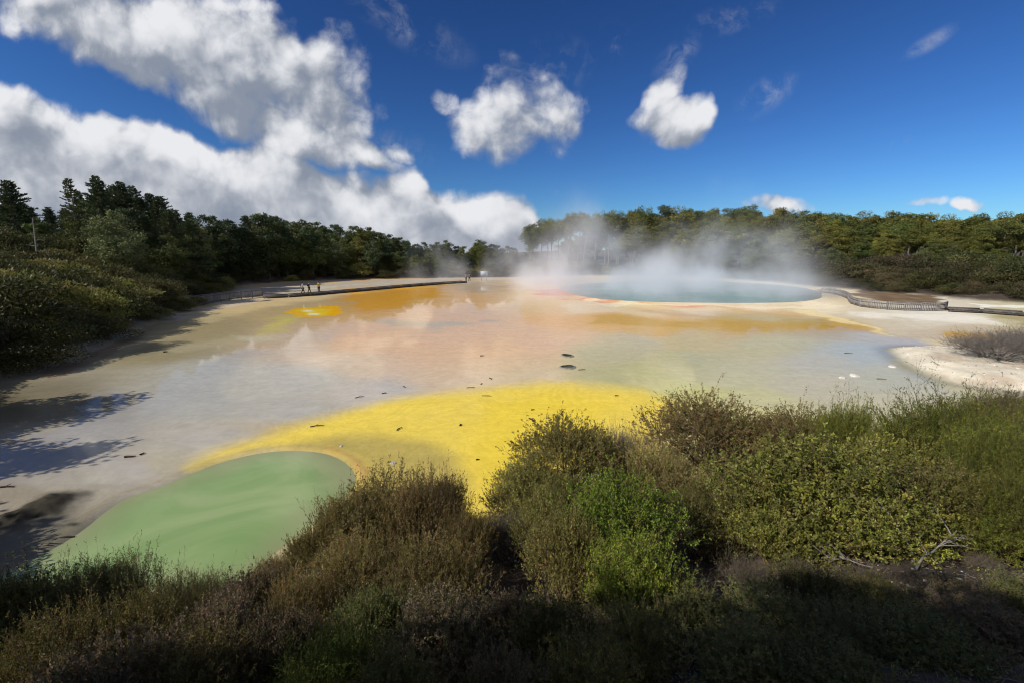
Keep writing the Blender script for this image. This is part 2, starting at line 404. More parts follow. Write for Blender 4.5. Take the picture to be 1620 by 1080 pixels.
LAYERS = [  # polygon px, feather out px (x, y scale), colour sRGB, strength
    ([(500, 540), (560, 508), (700, 496), (850, 500), (900, 530), (880, 575), (800, 590), (700, 592), (590, 580), (530, 560)], 50, (212, 172, 132), .4),
    # yellow sweep
    ([(300, 742), (330, 722), (380, 699), (440, 680), (500, 664), (560, 649), (620, 636), (700, 626), (780, 616), (850, 608), (900, 606), (960, 613), (1010, 618), (1060, 640), (1040, 700), (900, 800), (800, 840), (740, 830), (620, 800), (570, 775), (580, 748), (556, 722), (515, 706), (460, 703), (400, 710), (345, 726)], 22, (212, 186, 84), 1.0),
    ([(780, 640), (880, 618), (960, 640), (900, 720), (800, 800), (760, 760), (760, 700)], 36, (214, 186, 66), .8),
    ([(455, 704), (520, 692), (600, 690), (670, 698), (715, 722), (735, 770), (700, 810), (600, 800), (565, 775), (580, 748), (556, 722), (500, 706)], 24, (160, 143, 86), .88),
    ([(560, 725), (580, 748), (572, 765), (560, 750), (545, 722), (515, 710), (520, 705)], 8, (196, 146, 84), .5),
    # pale green-grey pool behind the yellow
    ([(900, 560), (1000, 548), (1150, 560), (1120, 600), (1000, 604), (920, 600), (890, 580)], 26, (172, 164, 122), .45),
    # round yellow pool
    ([(452, 495), (470, 489), (510, 485.5), (550, 487), (545, 493), (510, 499), (475, 501.5), (455, 500)], 2.5, (216, 160, 22), 1.0),
    ([(470, 494), (500, 490.5), (530, 490), (515, 494.5), (485, 497.5)], 3, (206, 190, 60), .7),
    ([(478, 494.5), (490, 493.5), (505, 494), (488, 496)], 1.2, (214, 214, 190), .9),
    ([(430, 505), (470, 500), (450, 520), (420, 525)], 14, (190, 178, 96), .7),
    # red patches
    ([(848, 463), (862, 461), (885, 461), (905, 464), (918, 469), (890, 471), (866, 470)], 5, (196, 98, 68), .75),
    ([(905, 465), (930, 467), (985, 475.5), (1040, 479), (960, 477.5), (925, 473)], 4, (190, 104, 78), .6),
    ([(1050, 481.5), (1090, 483), (1130, 487), (1110, 489.5), (1070, 487), (1045, 484)], 5, (204, 122, 88), .6),
    ([(1130, 486), (1230, 492), (1300, 500), (1250, 499), (1150, 493)], 7, (196, 150, 106), .5),
    # rim of the hot pool
    ([(930, 474.5), (1000, 480), (1100, 482.5), (1200, 483), (1280, 481), (1340, 485), (1280, 489), (1150, 486), (1050, 484), (980, 483)], 2.5, (222, 204, 178), .8),
    # ochre bands, the first painting in the brown tree reflection
    ([(560, 462), (620, 457), (690, 457), (700, 463), (660, 474), (625, 488), (585, 494), (555, 480)], 7, (196, 140, 44), .75),
    ([(950, 502), (1050, 505), (1150, 508), (1300, 511), (1380, 521), (1400, 525), (1290, 522), (1150, 522), (1020, 518), (940, 512)], 6, (184, 142, 46), .75),
    ([(990, 488), (1060, 493), (1150, 502), (1100, 500), (1020, 494)], 4, (176, 128, 70), .5),
    # pale dry margins right
    ([(1290, 493), (1340, 505), (1390, 522), (1420, 530), (1380, 522), (1320, 508), (1270, 495)], 2, (214, 194, 150), .8),
    ([(1340, 491), (1420, 494), (1500, 497), (1560, 503), (1600, 515), (1540, 510), (1460, 505), (1380, 500)], 5, (214, 206, 196), .9),
    ([(1500, 525), (1560, 527), (1600, 533), (1560, 540), (1500, 535)], 5, (178, 138, 60), .8),
    ([(1440, 533), (1480, 538), (1500, 545), (1480, 547), (1450, 540)], 4, (196, 180, 150), .7),
    ([(1380, 461), (1470, 466), (1500, 476), (1480, 482), (1420, 479), (1360, 472), (1345, 464)], 4, (104, 84, 66), .95),
    ([(1540, 478), (1620, 484), (1700, 490), (1640, 489), (1560, 485)], 1.5, (220, 216, 208), .9),
    ([(1555, 492), (1620, 496), (1700, 505), (1640, 514), (1570, 502)], 5, (150, 138, 104), .8),
    # grey sinter flat behind the left walkway
    ([(350, 462), (365, 457), (450, 449), (560, 444.5), (700, 442), (740, 442), (690, 447), (560, 457), (470, 464), (415, 468), (370, 472)], 2, (156, 146, 134), .95),
    ([(420, 459), (520, 453), (640, 446), (560, 451), (470, 458)], 2, (182, 174, 162), .7),
    ([(240, 508), (300, 492), (345, 481), (420, 470), (470, 467), (430, 474), (350, 488), (280, 505)], 4, (176, 162, 146), .8),
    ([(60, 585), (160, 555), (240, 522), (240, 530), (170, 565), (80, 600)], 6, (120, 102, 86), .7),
    # dull water patches, then two pale ones painting in reflected sky
    ([(575, 505), (640, 508), (720, 505), (760, 512), (690, 522), (610, 517)], 9, (170, 158, 134), .7),
    ([(770, 505), (800, 508), (790, 512), (768, 510)], 4, (172, 156, 136), .7),
    ([(360, 530), (420, 528), (455, 530), (400, 536)], 7, (196, 192, 174), .4),
    ([(260, 548), (350, 532), (400, 536), (330, 546), (270, 555)], 8, (176, 168, 144), .35),
]
def basin_colour(X, Y):
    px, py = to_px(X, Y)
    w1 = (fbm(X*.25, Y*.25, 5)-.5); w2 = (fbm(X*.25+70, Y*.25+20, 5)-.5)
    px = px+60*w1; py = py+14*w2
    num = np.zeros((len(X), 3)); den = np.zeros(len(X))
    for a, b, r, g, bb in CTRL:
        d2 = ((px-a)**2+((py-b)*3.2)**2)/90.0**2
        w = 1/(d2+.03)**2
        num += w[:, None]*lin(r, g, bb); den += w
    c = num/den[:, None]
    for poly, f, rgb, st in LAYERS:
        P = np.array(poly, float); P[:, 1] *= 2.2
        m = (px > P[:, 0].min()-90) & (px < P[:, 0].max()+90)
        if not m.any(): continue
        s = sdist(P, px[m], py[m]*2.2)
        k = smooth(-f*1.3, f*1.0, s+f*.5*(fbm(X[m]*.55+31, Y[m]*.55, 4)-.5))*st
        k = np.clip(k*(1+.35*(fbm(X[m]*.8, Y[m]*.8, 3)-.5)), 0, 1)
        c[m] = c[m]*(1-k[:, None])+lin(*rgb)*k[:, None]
    return c
WET_PX = [(-200, 740), (0, 628), (110, 592), (230, 545), (330, 508), (420, 484), (600, 458), (700, 449), (760, 446), (860, 450), (930, 474), (1000, 486), (1100, 490), (1280, 499), (1400, 527), (1450, 534), (1490, 546), (1560, 553), (1480, 548), (1402, 552), (1425, 572), (1500, 610), (1620, 640), (1300, 660), (1100, 632), (1000, 612), (900, 600), (800, 610), (700, 620), (600, 632), (500, 655), (400, 690), (300, 738), (200, 770), (80, 770), (0, 770), (-200, 800)]

POLAR = .60   # the lens's polarising filter takes out more than half of the water's glare
def wet_shader(nt, out, base, wet, rough, normal):
    df = nt.new('ShaderNodeBsdfDiffuse'); nt.put(df.inputs['Color'], base); nt.put(df.inputs['Normal'], normal)
    gl = nt.new('ShaderNodeBsdfGlossy'); nt.put(gl.inputs['Roughness'], rough); nt.put(gl.inputs['Normal'], normal); gl.inputs['Color'].default_value = (1, 1, 1, 1)
    fr = nt.new('ShaderNodeFresnel'); fr.inputs['IOR'].default_value = 1.33; nt.put(fr.inputs['Normal'], normal)
    mx = nt.new('ShaderNodeMixShader'); nt.put(mx.inputs[0], nt.m('MULTIPLY', nt.m('MULTIPLY', fr.outputs[0], POLAR), wet))
    nt.l.new(df.outputs[0], mx.inputs[1]); nt.l.new(gl.outputs[0], mx.inputs[2]); nt.l.new(mx.outputs[0], out.inputs[0])
def build_ground():
    inner = np.concatenate([np.linspace(.6, 3, 12)[:-1], 3*np.exp(np.arange(0, math.log(160/3), .0088))])
    outer = 160*np.exp(np.arange(0.03, math.log(9000/160.), .08))
    rr = np.concatenate([inner, outer])
    front = np.linspace(R(-62), R(62), 760); back = np.linspace(R(62), R(298), 60)[1:-1]
    th = np.concatenate([front, back]); nr, nt_ = len(rr), len(th)
    Rg, Tg = np.meshgrid(rr, th, indexing='ij'); X = (Rg*np.sin(Tg)).ravel(); Y = (Rg*np.cos(Tg)).ravel()
    Z = terrain(X, Y)
    db = sdist(BASIN, X, Y)
    c = land_colour(X, Y); wet = np.zeros(len(X))
    b = db > -3
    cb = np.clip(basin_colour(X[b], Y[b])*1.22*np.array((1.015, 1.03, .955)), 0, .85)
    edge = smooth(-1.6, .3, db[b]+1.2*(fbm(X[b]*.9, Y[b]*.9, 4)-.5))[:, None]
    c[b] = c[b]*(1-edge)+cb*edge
    px, py = to_px(X, Y)
    W = np.array(WET_PX, float); W[:, 1] *= 2
    wet[b] = smooth(-6, 14, sdist(W, (px+50*(fbm(X*.4, Y*.4, 4)-.5))[b], py[b]*2+16*(fbm(X[b]*.4+9, Y[b]*.4, 4)-.5)))
    s = sdist(SPIT, X, Y); k = (smooth(-.2, .5, s)*(db > -3))[:, None]
    spc = lin(230, 219, 194)*.92*(.75+.5*fbm(X*1.1, Y*1.1, 5))[:, None]
    ox = smooth(.58, .7, fbm(X*.5+11, Y*.5+3, 4))[:, None]*.32
    spc = spc*(1-ox)+lin(170, 128, 96)*.8*ox
    c = c*(1-k)+spc*k; wet = wet*(1-k[:, 0])
    ring = np.exp(-((s+.35)/.55)**2)*(db > -1)*(px < 1700)
    c = c*(1-.45*ring[:, None])+lin(120, 118, 116)*.8*.45*ring[:, None]
    m = (smooth(-.2, .5, sdist(MUD, X, Y)+.5*(fbm(X*2, Y*2, 3)-.5)))[:, None]
    c = c*(1-m)+np.array((.055, .050, .038))*(.5+fbm(X*3, Y*3, 4))[:, None]*m; wet = wet*(1-m[:, 0])
    g = sdist(GREEN, X, Y); ge = np.exp(-((g+.06)/.10)**2)[:, None]*(db > -1)[:, None]
    c = c*(1-.3*ge)+lin(150, 140, 100)*.8*.3*ge
    V = np.stack([X, Y, Z], 1)
    i = np.arange(nr-1)[:, None]*nt_; j = np.arange(nt_)[None, :]; j2 = (j+1) % nt_
    Q = np.stack([i+j, i+nt_+j, i+nt_+j2, i+j2], -1).reshape(-1, 4)[:, ::-1]
    inb = (db[Q].mean(1) > 0)
    m_land, nt, out = new_mat('earth')
    g = nt.new('ShaderNodeTexCoord').outputs['Object']
    n1 = nt.noise(g, 7, 8, .7); n2 = nt.noise(g, 60, 4, .7)
    f = nt.m('MULTIPLY', nt.mapr(n1, .3, .7, .6, 1.4, 'LINEAR'), nt.mapr(n2, .3, .7, .7, 1.3, 'LINEAR'))
    bmp = nt.new('ShaderNodeBump'); bmp.inputs['Strength'].default_value = .7; bmp.inputs['Distance'].default_value = .08
    nt.put(bmp.inputs['Height'], nt.m('ADD', n1, nt.m('MULTIPLY', n2, .3)))
    principled(nt, out, Base_Color=nt.vm('SCALE', attr(nt, 'tint'), scale=f), Roughness=.95, Normal=bmp.outputs[0])
    m_sin, nt, out = new_mat('sinter')
    g = nt.new('ShaderNodeTexCoord').outputs['Object']
    wetf = attr(nt, 'wet', 'Fac')
    n1 = nt.noise(g, 1.6, 8, .68, .4); n2 = nt.noise(g, 26, 5, .7); n3 = nt.noise(g, .22, 5, .6, .6)
    st = nt.new('ShaderNodeMapping'); nt.put(st.inputs[0], g); st.inputs['Scale'].default_value = (.35, 1.3, 1)
    n4 = nt.noise(st.outputs[0], 1.1, 7, .66, .8)
    f = nt.m('MULTIPLY', nt.mapr(n1, .3, .7, .93, 1.07, 'LINEAR'), nt.mapr(n2, .3, .7, .96, 1.04, 'LINEAR'))
    f = nt.m('MULTIPLY', f, nt.mapr(n4, .3, .7, .95, 1.05, 'LINEAR'))
    dry = nt.m('SUBTRACT', 1.0, wetf)
    f2 = nt.mapr(nt.noise(g, 9, 6, .75), .3, .7, nt.mapr(dry, 0, 1, 1, .92, 'LINEAR'), nt.mapr(dry, 0, 1, 1, 1.08, 'LINEAR'), 'LINEAR')
    f = nt.m('MULTIPLY', f, f2)
    # faint flow lines and terracettes
    f = nt.m('MULTIPLY', f, nt.m('ADD', 1.0, nt.m('MULTIPLY', nt.m('SINE', nt.m('MULTIPLY', nt.m('ADD', n3, nt.m('MULTIPLY', n1, .12)), 95.0)), .035)))
    # dark flecks of grit and bark
    vo = nt.new('ShaderNodeTexVoronoi', feature='F1'); nt.put(vo.inputs['Vector'], g); vo.inputs['Scale'].default_value = 1.7
    fl = nt.m('LESS_THAN', vo.outputs['Distance'], nt.mapr(nt.noise(g, .9, 2), .5, .75, .0, .035, 'LINEAR'))
    c0 = nt.vm('SCALE', attr(nt, 'tint'), scale=f)
    c0 = nt.mix(nt.m('MULTIPLY', fl, .7), c0, (.06, .05, .04, 1))
    hgt = nt.m('ADD', nt.m('MULTIPLY', nt.m('ADD', n1, nt.m('MULTIPLY', n2, .25)), dry), nt.m('MULTIPLY', nt.noise(g, 5, 3), nt.m('MULTIPLY', wetf, .006)))
    bmp = nt.new('ShaderNodeBump'); bmp.inputs['Strength'].default_value = .5; bmp.inputs['Distance'].default_value = .05
    nt.put(bmp.inputs['Height'], hgt)
    wet_shader(nt, out, c0, wetf, .035, bmp.outputs[0])
    for nm, msk, mt in (('ground', ~inb, m_land), ('sinter_flat', inb, m_sin)):
        q = Q[msk]; used = np.unique(q); rm = np.zeros(len(V), int); rm[used] = np.arange(len(used))
        o = link(nm, mesh_np(nm, V[used], rm[q], c[used], {'wet': wet[used]}, mt, True)); tag(o, kind='structure')
build_ground()

def water_sheet(name, poly, z, mat, grow=0.35, ew=1.0, step=.2):
    """a level sheet that runs a little way under the shore; 'margin' says how shallow it is"""
    P = np.asarray(poly, float); lo = P.min(0)-grow-step; hi = P.max(0)+grow+step
    nx, ny = int((hi[0]-lo[0])/step)+2, int((hi[1]-lo[1])/step)+2
    gx, gy = np.meshgrid(lo[0]+np.arange(nx)*step, lo[1]+np.arange(ny)*step, indexing='ij'); X, Y = gx.ravel(), gy.ravel()
    d = sdist(P, X, Y); i = np.arange(nx-1)[:, None]*ny; j = np.arange(ny-1)[None, :]
    Q = np.stack([i+j, i+ny+j, i+ny+j+1, i+j+1], -1).reshape(-1, 4); Q = Q[(d[Q] > -grow).any(1)]
    used = np.unique(Q); rm = np.zeros(len(X), int); rm[used] = np.arange(len(used))
    dd = d+.6*ew*(fbm(X*.7, Y*.7, 4)-.5); kk = (1-smooth(-.1*ew, ew, dd))*.85
    V = np.stack([X, Y, np.full(len(X), z)], 1)
    return tag(link(name, mesh_np(name, V[used], rm[Q], None, {'margin': kk[used]}, mat)), kind='structure')
def mat_water(name, c1, c2, scale, rough, bump, edge=None):
    m, nt, out = new_mat(name)
    g = nt.new('ShaderNodeTexCoord').outputs['Object']
    k = nt.mapr(nt.noise(g, scale, 5, .55, 1.2), .35, .68)
    bm = nt.new('ShaderNodeBump'); bm.inputs['Strength'].default_value = bump; bm.inputs['Distance'].default_value = .04
    nt.put(bm.inputs['Height'], nt.noise(g, 3.5, 4, .6))
    base = nt.mix(k, col4(c1), col4(c2))
    if edge is not None: base = nt.mix(attr(nt, 'margin', 'Fac'), base, col4(edge))
    wet_shader(nt, out, base, 1.0, rough, bm.outputs[0])
    return m
water_sheet('green_pool_water', GREEN, -.05, mat_water('green_water', lin(132, 162, 100)*.95, lin(164, 180, 126)*.95, .26, .05, .05, lin(158, 156, 116)*.85), ew=1.5)
water_sheet('hot_pool_water', HOT, -.12, mat_water('teal_water', lin(112, 148, 142)*.95, lin(132, 160, 152)*.95, .12, .10, .5, lin(170, 160, 140)*.8), .8, ew=2.0, step=.6)
# ------------------------------------------------------------------ plants
def make_thing(name, parts):
    """parts: [(part name, mesh)] -> prototype Empty with its parts"""
    e = empty(name); KIDS[e.name] = [link(n, me, e) for n, me in parts]
    return e
def place(proto, used, **kw):
    """first use moves the prototype itself, later uses copy it and its parts"""
    if proto.name not in used:
        used.add(proto.name); return proto
    return copy_tree(proto)
USED = set(); DIMS = {}

BR_BROWN = [(.190, .125, .065), (.150, .104, .054), (.215, .150, .085)]
BR_GREY = [(.17, .145, .125), (.13, .112, .10), (.20, .18, .16)]
PAL = dict(
    brown=[(.310, .240, .080), (.250, .210, .064), (.330, .260, .115), (.205, .205, .052)],
    olive=[(.210, .195, .050), (.175, .178, .040), (.245, .215, .070), (.140, .150, .036)],
    green=[(.185, .215, .028), (.150, .185, .026), (.230, .245, .042), (.115, .150, .026)],
    bright=[(.185, .250, .026), (.150, .210, .022), (.230, .275, .040), (.115, .165, .022)],
    lime=[(.280, .275, .050), (.230, .240, .040), (.330, .305, .085), (.170, .180, .035)],
    dark=[(.125, .140, .045), (.150, .155, .050), (.100, .120, .040)],
    dusk=[(.150, .125, .070), (.180, .140, .095), (.115, .112, .050)],
)
def make_shrub(name, seed, Rr, H, lobes=14, tw=80, tl=.55, up=.5, sub=3, ll=.020, lw=.009, lpt=8, lps=6, pal='brown', br=BR_BROWN, spread=.35, droop=0.0, flat=.8, tip=None, bare=.0):
    r = RS(seed)
    a = r.rand(lobes)*2*math.pi; q = np.sqrt((np.arange(lobes)+.5)/lobes)*.85
    a = np.arange(lobes)*2.399+r.rand(lobes)*.8
    c = np.stack([np.cos(a)*q*Rr*.75, np.sin(a)*q*Rr*.75, H*(.25+.40*(1-q**1.6)+.30*(r.rand(lobes)-.5))], 1)
    rl = Rr*(.20+.34*r.rand(lobes)**1.3); lt_ = .62+.66*r.rand(lobes, 1)
    g = Geo(); f = Geo()
    # stems from the base to every lobe
    t = np.linspace(0, 1, 6)[None, :, None]
    base = np.stack([r.normal(size=lobes)*.08*Rr, r.normal(size=lobes)*.08*Rr, -.15*np.ones(lobes)], 1)
    mid = base*.4+c*.6; mid[:, 2] = c[:, 2]*.45; mid[:, :2] *= .8
    P = (1-t)**2*base[:, None]+2*t*(1-t)*mid[:, None]+t*t*c[:, None]+r.normal(size=(lobes, 6, 3))*.02*Rr*t
    g.tubes(P, (.030*Rr/1.5+.004)*(1-.7*np.linspace(0, 1, 6))[None]*np.ones((lobes, 1)), pick(r, br, lobes), 5)
    # branches out to twig bases
    N = lobes*tw; li = np.repeat(np.arange(lobes), tw)
    n = rand_dir(r, N); n[:, 2] = np.abs(n[:, 2])*.9-.25*r.rand(N); n = norm(n)
    rad = rl[li]*(.25+.75*r.rand(N)**.6)
    tb = c[li]+n*rad[:, None]*np.array((1, 1, flat))
    nb = lobes*12; bi = r.choice(N, nb, replace=False)
    t5 = np.linspace(0, 1, 5)[None, :, None]
    P = c[li[bi]][:, None]*(1-t5)+tb[bi][:, None]*t5+r.normal(size=(nb, 5, 3))*.03*Rr*t5*(1-t5)*2
    P[:, :, 2] -= (.08*Rr*np.sin(t5*math.pi))[..., 0]
    g.tubes(P, .010*(Rr/1.5+.3)*(1-.75*np.linspace(0, 1, 5))[None]*np.ones((nb, 1)), pick(r, br, nb), 3)
    # twigs
    D = norm(n*(1-up)+np.array((0, 0, 1.))*up+rand_dir(r, N)*spread)
    Lt = tl*(.4+.9*r.rand(N)**1.5)*np.where(r.rand(N) < .06, 1.75, 1.0)
    side0 = norm(np.cross(D, rand_dir(r, N)))
    K = 5; tk = np.linspace(0, 1, K)
    bend = (r.rand(N)-.4)*.35
    def along(tt, sel=slice(None)):
        tt = tt[..., None]
        return tb[sel][:, None]+D[sel][:, None]*Lt[sel][:, None, None]*tt+side0[sel][:, None]*(bend[sel]*Lt[sel])[:, None, None]*tt*tt+np.array((0, 0, 1.))*((.18-droop)*Lt[sel])[:, None, None]*tt*tt
    P = along(np.broadcast_to(tk, (N, K)))
    g.tubes(P, .0033*(1-.7*tk)[None]*np.ones((N, 1)), pick(r, br, N), 3)
    dirs = norm(P[:, -1]-P[:, 0])
    shade = np.clip(pick(r, PAL[pal], N, .2)*lt_[li]*np.where(r.rand(N, 1) < .12, np.array((1.25, 1.05, .9)), 1.0), 0, 1)
    live = r.rand(N) > bare
    def put_leaves(pos, dr, cnt, colr, k=1.0):
        M = len(pos)
        out = norm(dr*.75+rand_dir(r, M)*.8); sd_ = norm(np.cross(out, rand_dir(r, M)))
        f.leaves(pos, out, sd_, ll*k*(.6+.8*r.rand(M)), lw*k*(.7+.6*r.rand(M)), np.clip(colr*(.75+.5*r.rand(M, 1)), 0, 1), .55)
    if lpt:
        idx = np.repeat(np.nonzero(live)[0], lpt); tt = .15+.85*r.rand(len(idx))
        put_leaves(along(tt[:, None], idx)[:, 0], dirs[idx], lpt, shade[idx])
    if sub:
        si = np.repeat(np.arange(N), sub); ts = .15+.8*r.rand(len(si)); sp = along(ts[:, None], si)[:, 0]
        sdv = norm(dirs[si]*.8+rand_dir(r, len(si))*.75); sL = Lt[si]*.38*(1.15-ts)*(.6+.8*r.rand(len(si)))
        e = sp+sdv*sL[:, None]
        P2 = np.stack([sp, (sp+e)/2+np.array((0, 0, .02))*sL[:, None], e], 1)
        g.tubes(P2, np.array((.0028, .002, .0012))[None]*np.ones((len(si), 1)), pick(r, br, len(si)), 3)
        if lps:
            lv = np.nonzero(live[si])[0]; ii = np.repeat(lv, lps); t2 = r.rand(len(ii))[:, None]
            put_leaves(sp[ii]*(1-t2)+e[ii]*t2, sdv[ii], lps, shade[si[ii]])
    parts = []
    top = np.percentile(P[:, -1, 2], 99.0); wid = np.percentile(np.hypot(P[:, -1, 0], P[:, -1, 1]), 96)
    if f.n: parts.append(('foliage', f.mesh('foliage', M_LEAF)))
    parts.append(('stems', g.mesh('stems', M_BARK)))
    e = make_thing(name, parts); DIMS[e.name] = (wid, top)
    return e

def bush(proto, px, top_py, Y, width_px, label, cat='shrub', group=None, rz=None, sink=.05, zk=1.0):
    x, y, zt = at_y(px, top_py, Y); h = ground_z(x, y)-sink
    w0, h0 = DIMS[proto.name]
    depth = Y/ray(px, top_py)[1]
    w = width_px/FPX*depth/2
    o = place(proto, USED)
    sz = max((zt-h), .3)/h0*zk; sx = w/w0
    o.location = (x, y, h); o.scale = (sx, sx, sz); o.rotation_euler = (0, 0, random.random()*6.28 if rz is None else rz)
    tag(o, label, cat, group)
    return o

S = dict(
    twig_a=make_shrub('twiggy_shrub', 11, 1.7, 2.0, 18, 95, .42, .45, 4, .034, .015, 12, 8, 'brown', BR_BROWN),
    twig_b=make_shrub('twiggy_shrub', 12, 1.7, 2.0, 16, 95, .40, .40, 4, .034, .016, 12, 8, 'olive', BR_BROWN, .45),
    upright=make_shrub('upright_shrub', 13, 1.4, 2.0, 18, 90, .52, .62, 5, .033, .014, 13, 8, 'brown', BR_BROWN, .32),
    grey=make_shrub('grey_twigged_shrub', 14, 1.5, 1.5, 14, 120, .42, .45, 4, .016, .007, 2, 2, 'dusk', BR_GREY, .5, bare=.5),
    leafy_a=make_shrub('leafy_shrub', 15, 1.5, 1.5, 20, 90, .32, .42, 3, .046, .026, 7, 6, 'lime', BR_BROWN, .5),
    leafy_b=make_shrub('leafy_shrub', 16, 1.5, 1.5, 18, 95, .34, .42, 3, .038, .019, 7, 5, 'olive', BR_BROWN, .5),
    bright=make_shrub('bright_green_shrub', 17, 1.4, 1.6, 18, 100, .36, .40, 3, .042, .021, 8, 6, 'bright', BR_BROWN, .5),
    feather_a=make_shrub('feathery_shrub', 18, 1.6, 1.7, 16, 80, .70, .42, 6, .036, .012, 12, 10, 'green', [(.12, .095, .035), (.10, .085, .03)], .3, .22),
    feather_b=make_shrub('feathery_shrub', 19, 1.5, 1.8, 15, 75, .62, .50, 6, .032, .010, 10, 8, 'dark', BR_BROWN, .35, .10),
    dark=make_shrub('dark_shrub', 20, 1.4, 1.6, 14, 95, .38, .45, 3, .044, .022, 9, 7, 'dark', BR_BROWN, .45),
    dusk=make_shrub('dusky_shrub', 21, 1.4, 1.5, 16, 95, .34, .45, 4, .042, .021, 9, 7, 'dusk', BR_BROWN, .45),
    spray=make_shrub('arching_shrub', 25, 1.2, 1.7, 9, 16, 1.25, .55, 16, .036, .012, 16, 12, 'green', [(.12, .095, .035), (.10, .085, .03)], .25, .30),
    broom=make_shrub('broom_bush', 22, .7, 1.1, 9, 110, .75, .86, 4, .030, .006, 10, 6, 'green', [(.07, .09, .02)], .22),
    dead=make_shrub('dead_shrub', 23, 1.6, 1.2, 16, 110, .55, .25, 5, .02, .01, 0, 0, 'dusk', BR_GREY, .6, .1),
    heath=make_shrub('dry_heath', 24, .9, .5, 14, 60, .30, .30, 3, .024, .010, 3, 2, 'dusk', BR_GREY+[(.16, .10, .06), (.13, .09, .06)], .8),
)
def B(kind, px, top, Y, w, label, **kw): return bush(S[kind], px, top, Y, w, label, **kw)
# --- the bank at the edge of the palette, from the brown dome towards both sides
B('twig_a', 1128, 622, 13.2, 245, 'tall rounded brown twiggy shrub, the broad dome highest against the pale water')
B('twig_b', 905, 660, 11.4, 215, 'olive brown shrub whose crown cuts into the yellow mineral sweep')
B('grey', 985, 668, 12.0, 120, 'purplish grey half-bare shrub squeezed between the olive and the brown dome')
B('twig_b', 845, 722, 9.6, 170, 'lower olive twiggy shrub just beside the notch of yellow water')
B('twig_a', 1040, 700, 10.6, 170, 'brown twiggy shrub below the foot of the big brown dome')
B('twig_a', 1285, 642, 12.4, 190, 'brown twiggy shrub with a small dark peak beside the big brown dome')
B('feather_b', 1222, 655, 13.6, 80, 'thin dark upright shrub peeping over between two brown domes')
B('feather_a', 1352, 626, 11.6, 120, 'slim green shrub with one long spray leaning out over the pale water')
B('leafy_a', 1300, 700, 8.4, 320, 'large yellow-green leafy shrub, widest on the bank, full of small round leaves')
B('leafy_b', 1195, 745, 8.7, 190, 'olive leafy shrub at the brown-stemmed flank of the yellow-green bush')
B('twig_b', 1110, 770, 8.2, 150, 'brownish twiggy shrub shading the hollow behind the bright green bush')
B('leafy_a', 1420, 690, 9.6, 170, 'yellow-green leafy shrub under the arching feathery sprays')
B('feather_a', 1530, 618, 10.2, 250, 'large feathery green shrub with arching sprays over the white spit', sink=.1)
B('feather_a', 1600, 660, 8.6, 200, 'bright green feathery shrub at the very edge with drooping needle sprays')
B('feather_b', 1590, 604, 13.0, 120, 'dark rounded shrub beside the white spit, above the feathery sprays')
B('feather_b', 1655, 610, 12.0, 130, 'dark olive shrub cut by the picture edge near the white spit')
B('feather_a', 1452, 670, 11.6, 110, 'low green feathery shrub at the waterside under the arching sprays')
B('leafy_b', 1520, 735, 7.8, 190, 'olive shrub of mixed leaves just above the dead pale branches')
B('feather_a', 1625, 740, 7.0, 180, 'dark green feathery shrub above the bare pebbly soil')
B('grey', 1440, 735, 8.8, 110, 'grey twiggy gap-filling shrub between two yellow-green bushes')
B('bright', 985, 752, 7.2, 215, 'bright green leafy bush standing out in the sun below the olive shrubs')
B('twig_b', 885, 765, 8.0, 170, 'pale olive twiggy shrub left of the bright green bush')
B('leafy_b', 900, 800, 6.6, 150, 'soft olive green shrub with a bare slanting twig, below the pale olive one')
B('bright', 1010, 850, 5.6, 170, 'deep green leafy bush half in shade under the bright green one')
B('twig_a', 820, 748, 10.4, 90, 'small brown shrub right at the tip of the yellow notch')
B('grey', 800, 795, 8.6, 110, 'mauve grey dry shrub in the dark gap between the two big bush groups')
# --- the brown upright clump in the middle
B('upright', 600, 742, 8.6, 190, 'tall upright brown shrub, feather-topped, in front of the green pool corner')
B('upright', 688, 738, 8.9, 130, 'tall upright brown shrub whose plume stands before the yellow ground')
B('upright', 540, 770, 8.2, 120, 'brown upright shrub at the pool side of the clump')
B('twig_a', 560, 845, 6.8, 190, 'rusty brown twiggy shrub below the upright plumes')
B('upright', 735, 795, 8.0, 110, 'brown upright shrub leaning towards the dark gap')
B('twig_a', 680, 850, 6.5, 190, 'brown twiggy shrub with pale dry ends beside the dark hollow')
B('twig_b', 480, 835, 7.9, 90, 'thin sprigged shrub rising over the green pool at the clump edge')
B('upright', 428, 880, 7.4, 90, 'sparse brown sprigs rising from pale ground at the pool shore')
# --- the shaded row along the green pool
B('feather_b', 165, 868, 6.6, 150, 'dark feathery shrub with the tallest tips before the green pool')
B('feather_b', 60, 893, 6.4, 170, 'dark feathery shrub nearest the picture corner of the green pool')
B('feather_b', 262, 903, 6.6, 110, 'dark sprigged shrub between two taller ones, green pool behind')
B('feather_b', 330, 900, 6.7, 100, 'dark forked shrub before the middle of the green pool')
B('dark', -20, 900, 5.6, 170, 'black-green shrub half outside the picture beside the pool')
B('dusk', 395, 905, 6.3, 120, 'dusky brown shrub with pale stones showing behind it')
B('twig_a', 470, 900, 5.8, 140, 'dark brown shrub in shade at the foot of the upright clump')
B('leafy_b', 70, 965, 4.6, 230, 'olive leafy shrub in shade filling the near corner')
B('leafy_b', 210, 940, 5.0, 190, 'olive leafy shrub in shade below the dark feathery row')
B('dusk', 330, 965, 4.9, 190, 'dull brown shrub in shade between the olive shrubs and the broom')
B('leafy_b', 280, 1010, 3.9, 250, 'shadowed leafy shrub at the lower edge, small olive leaves')
B('dusk', 120, 1040, 3.5, 260, 'shadowed leafy shrub in the lowest corner with tan new leaves')
B('dusk', 430, 985, 4.4, 170, 'shadowed brown shrub behind the green broom')
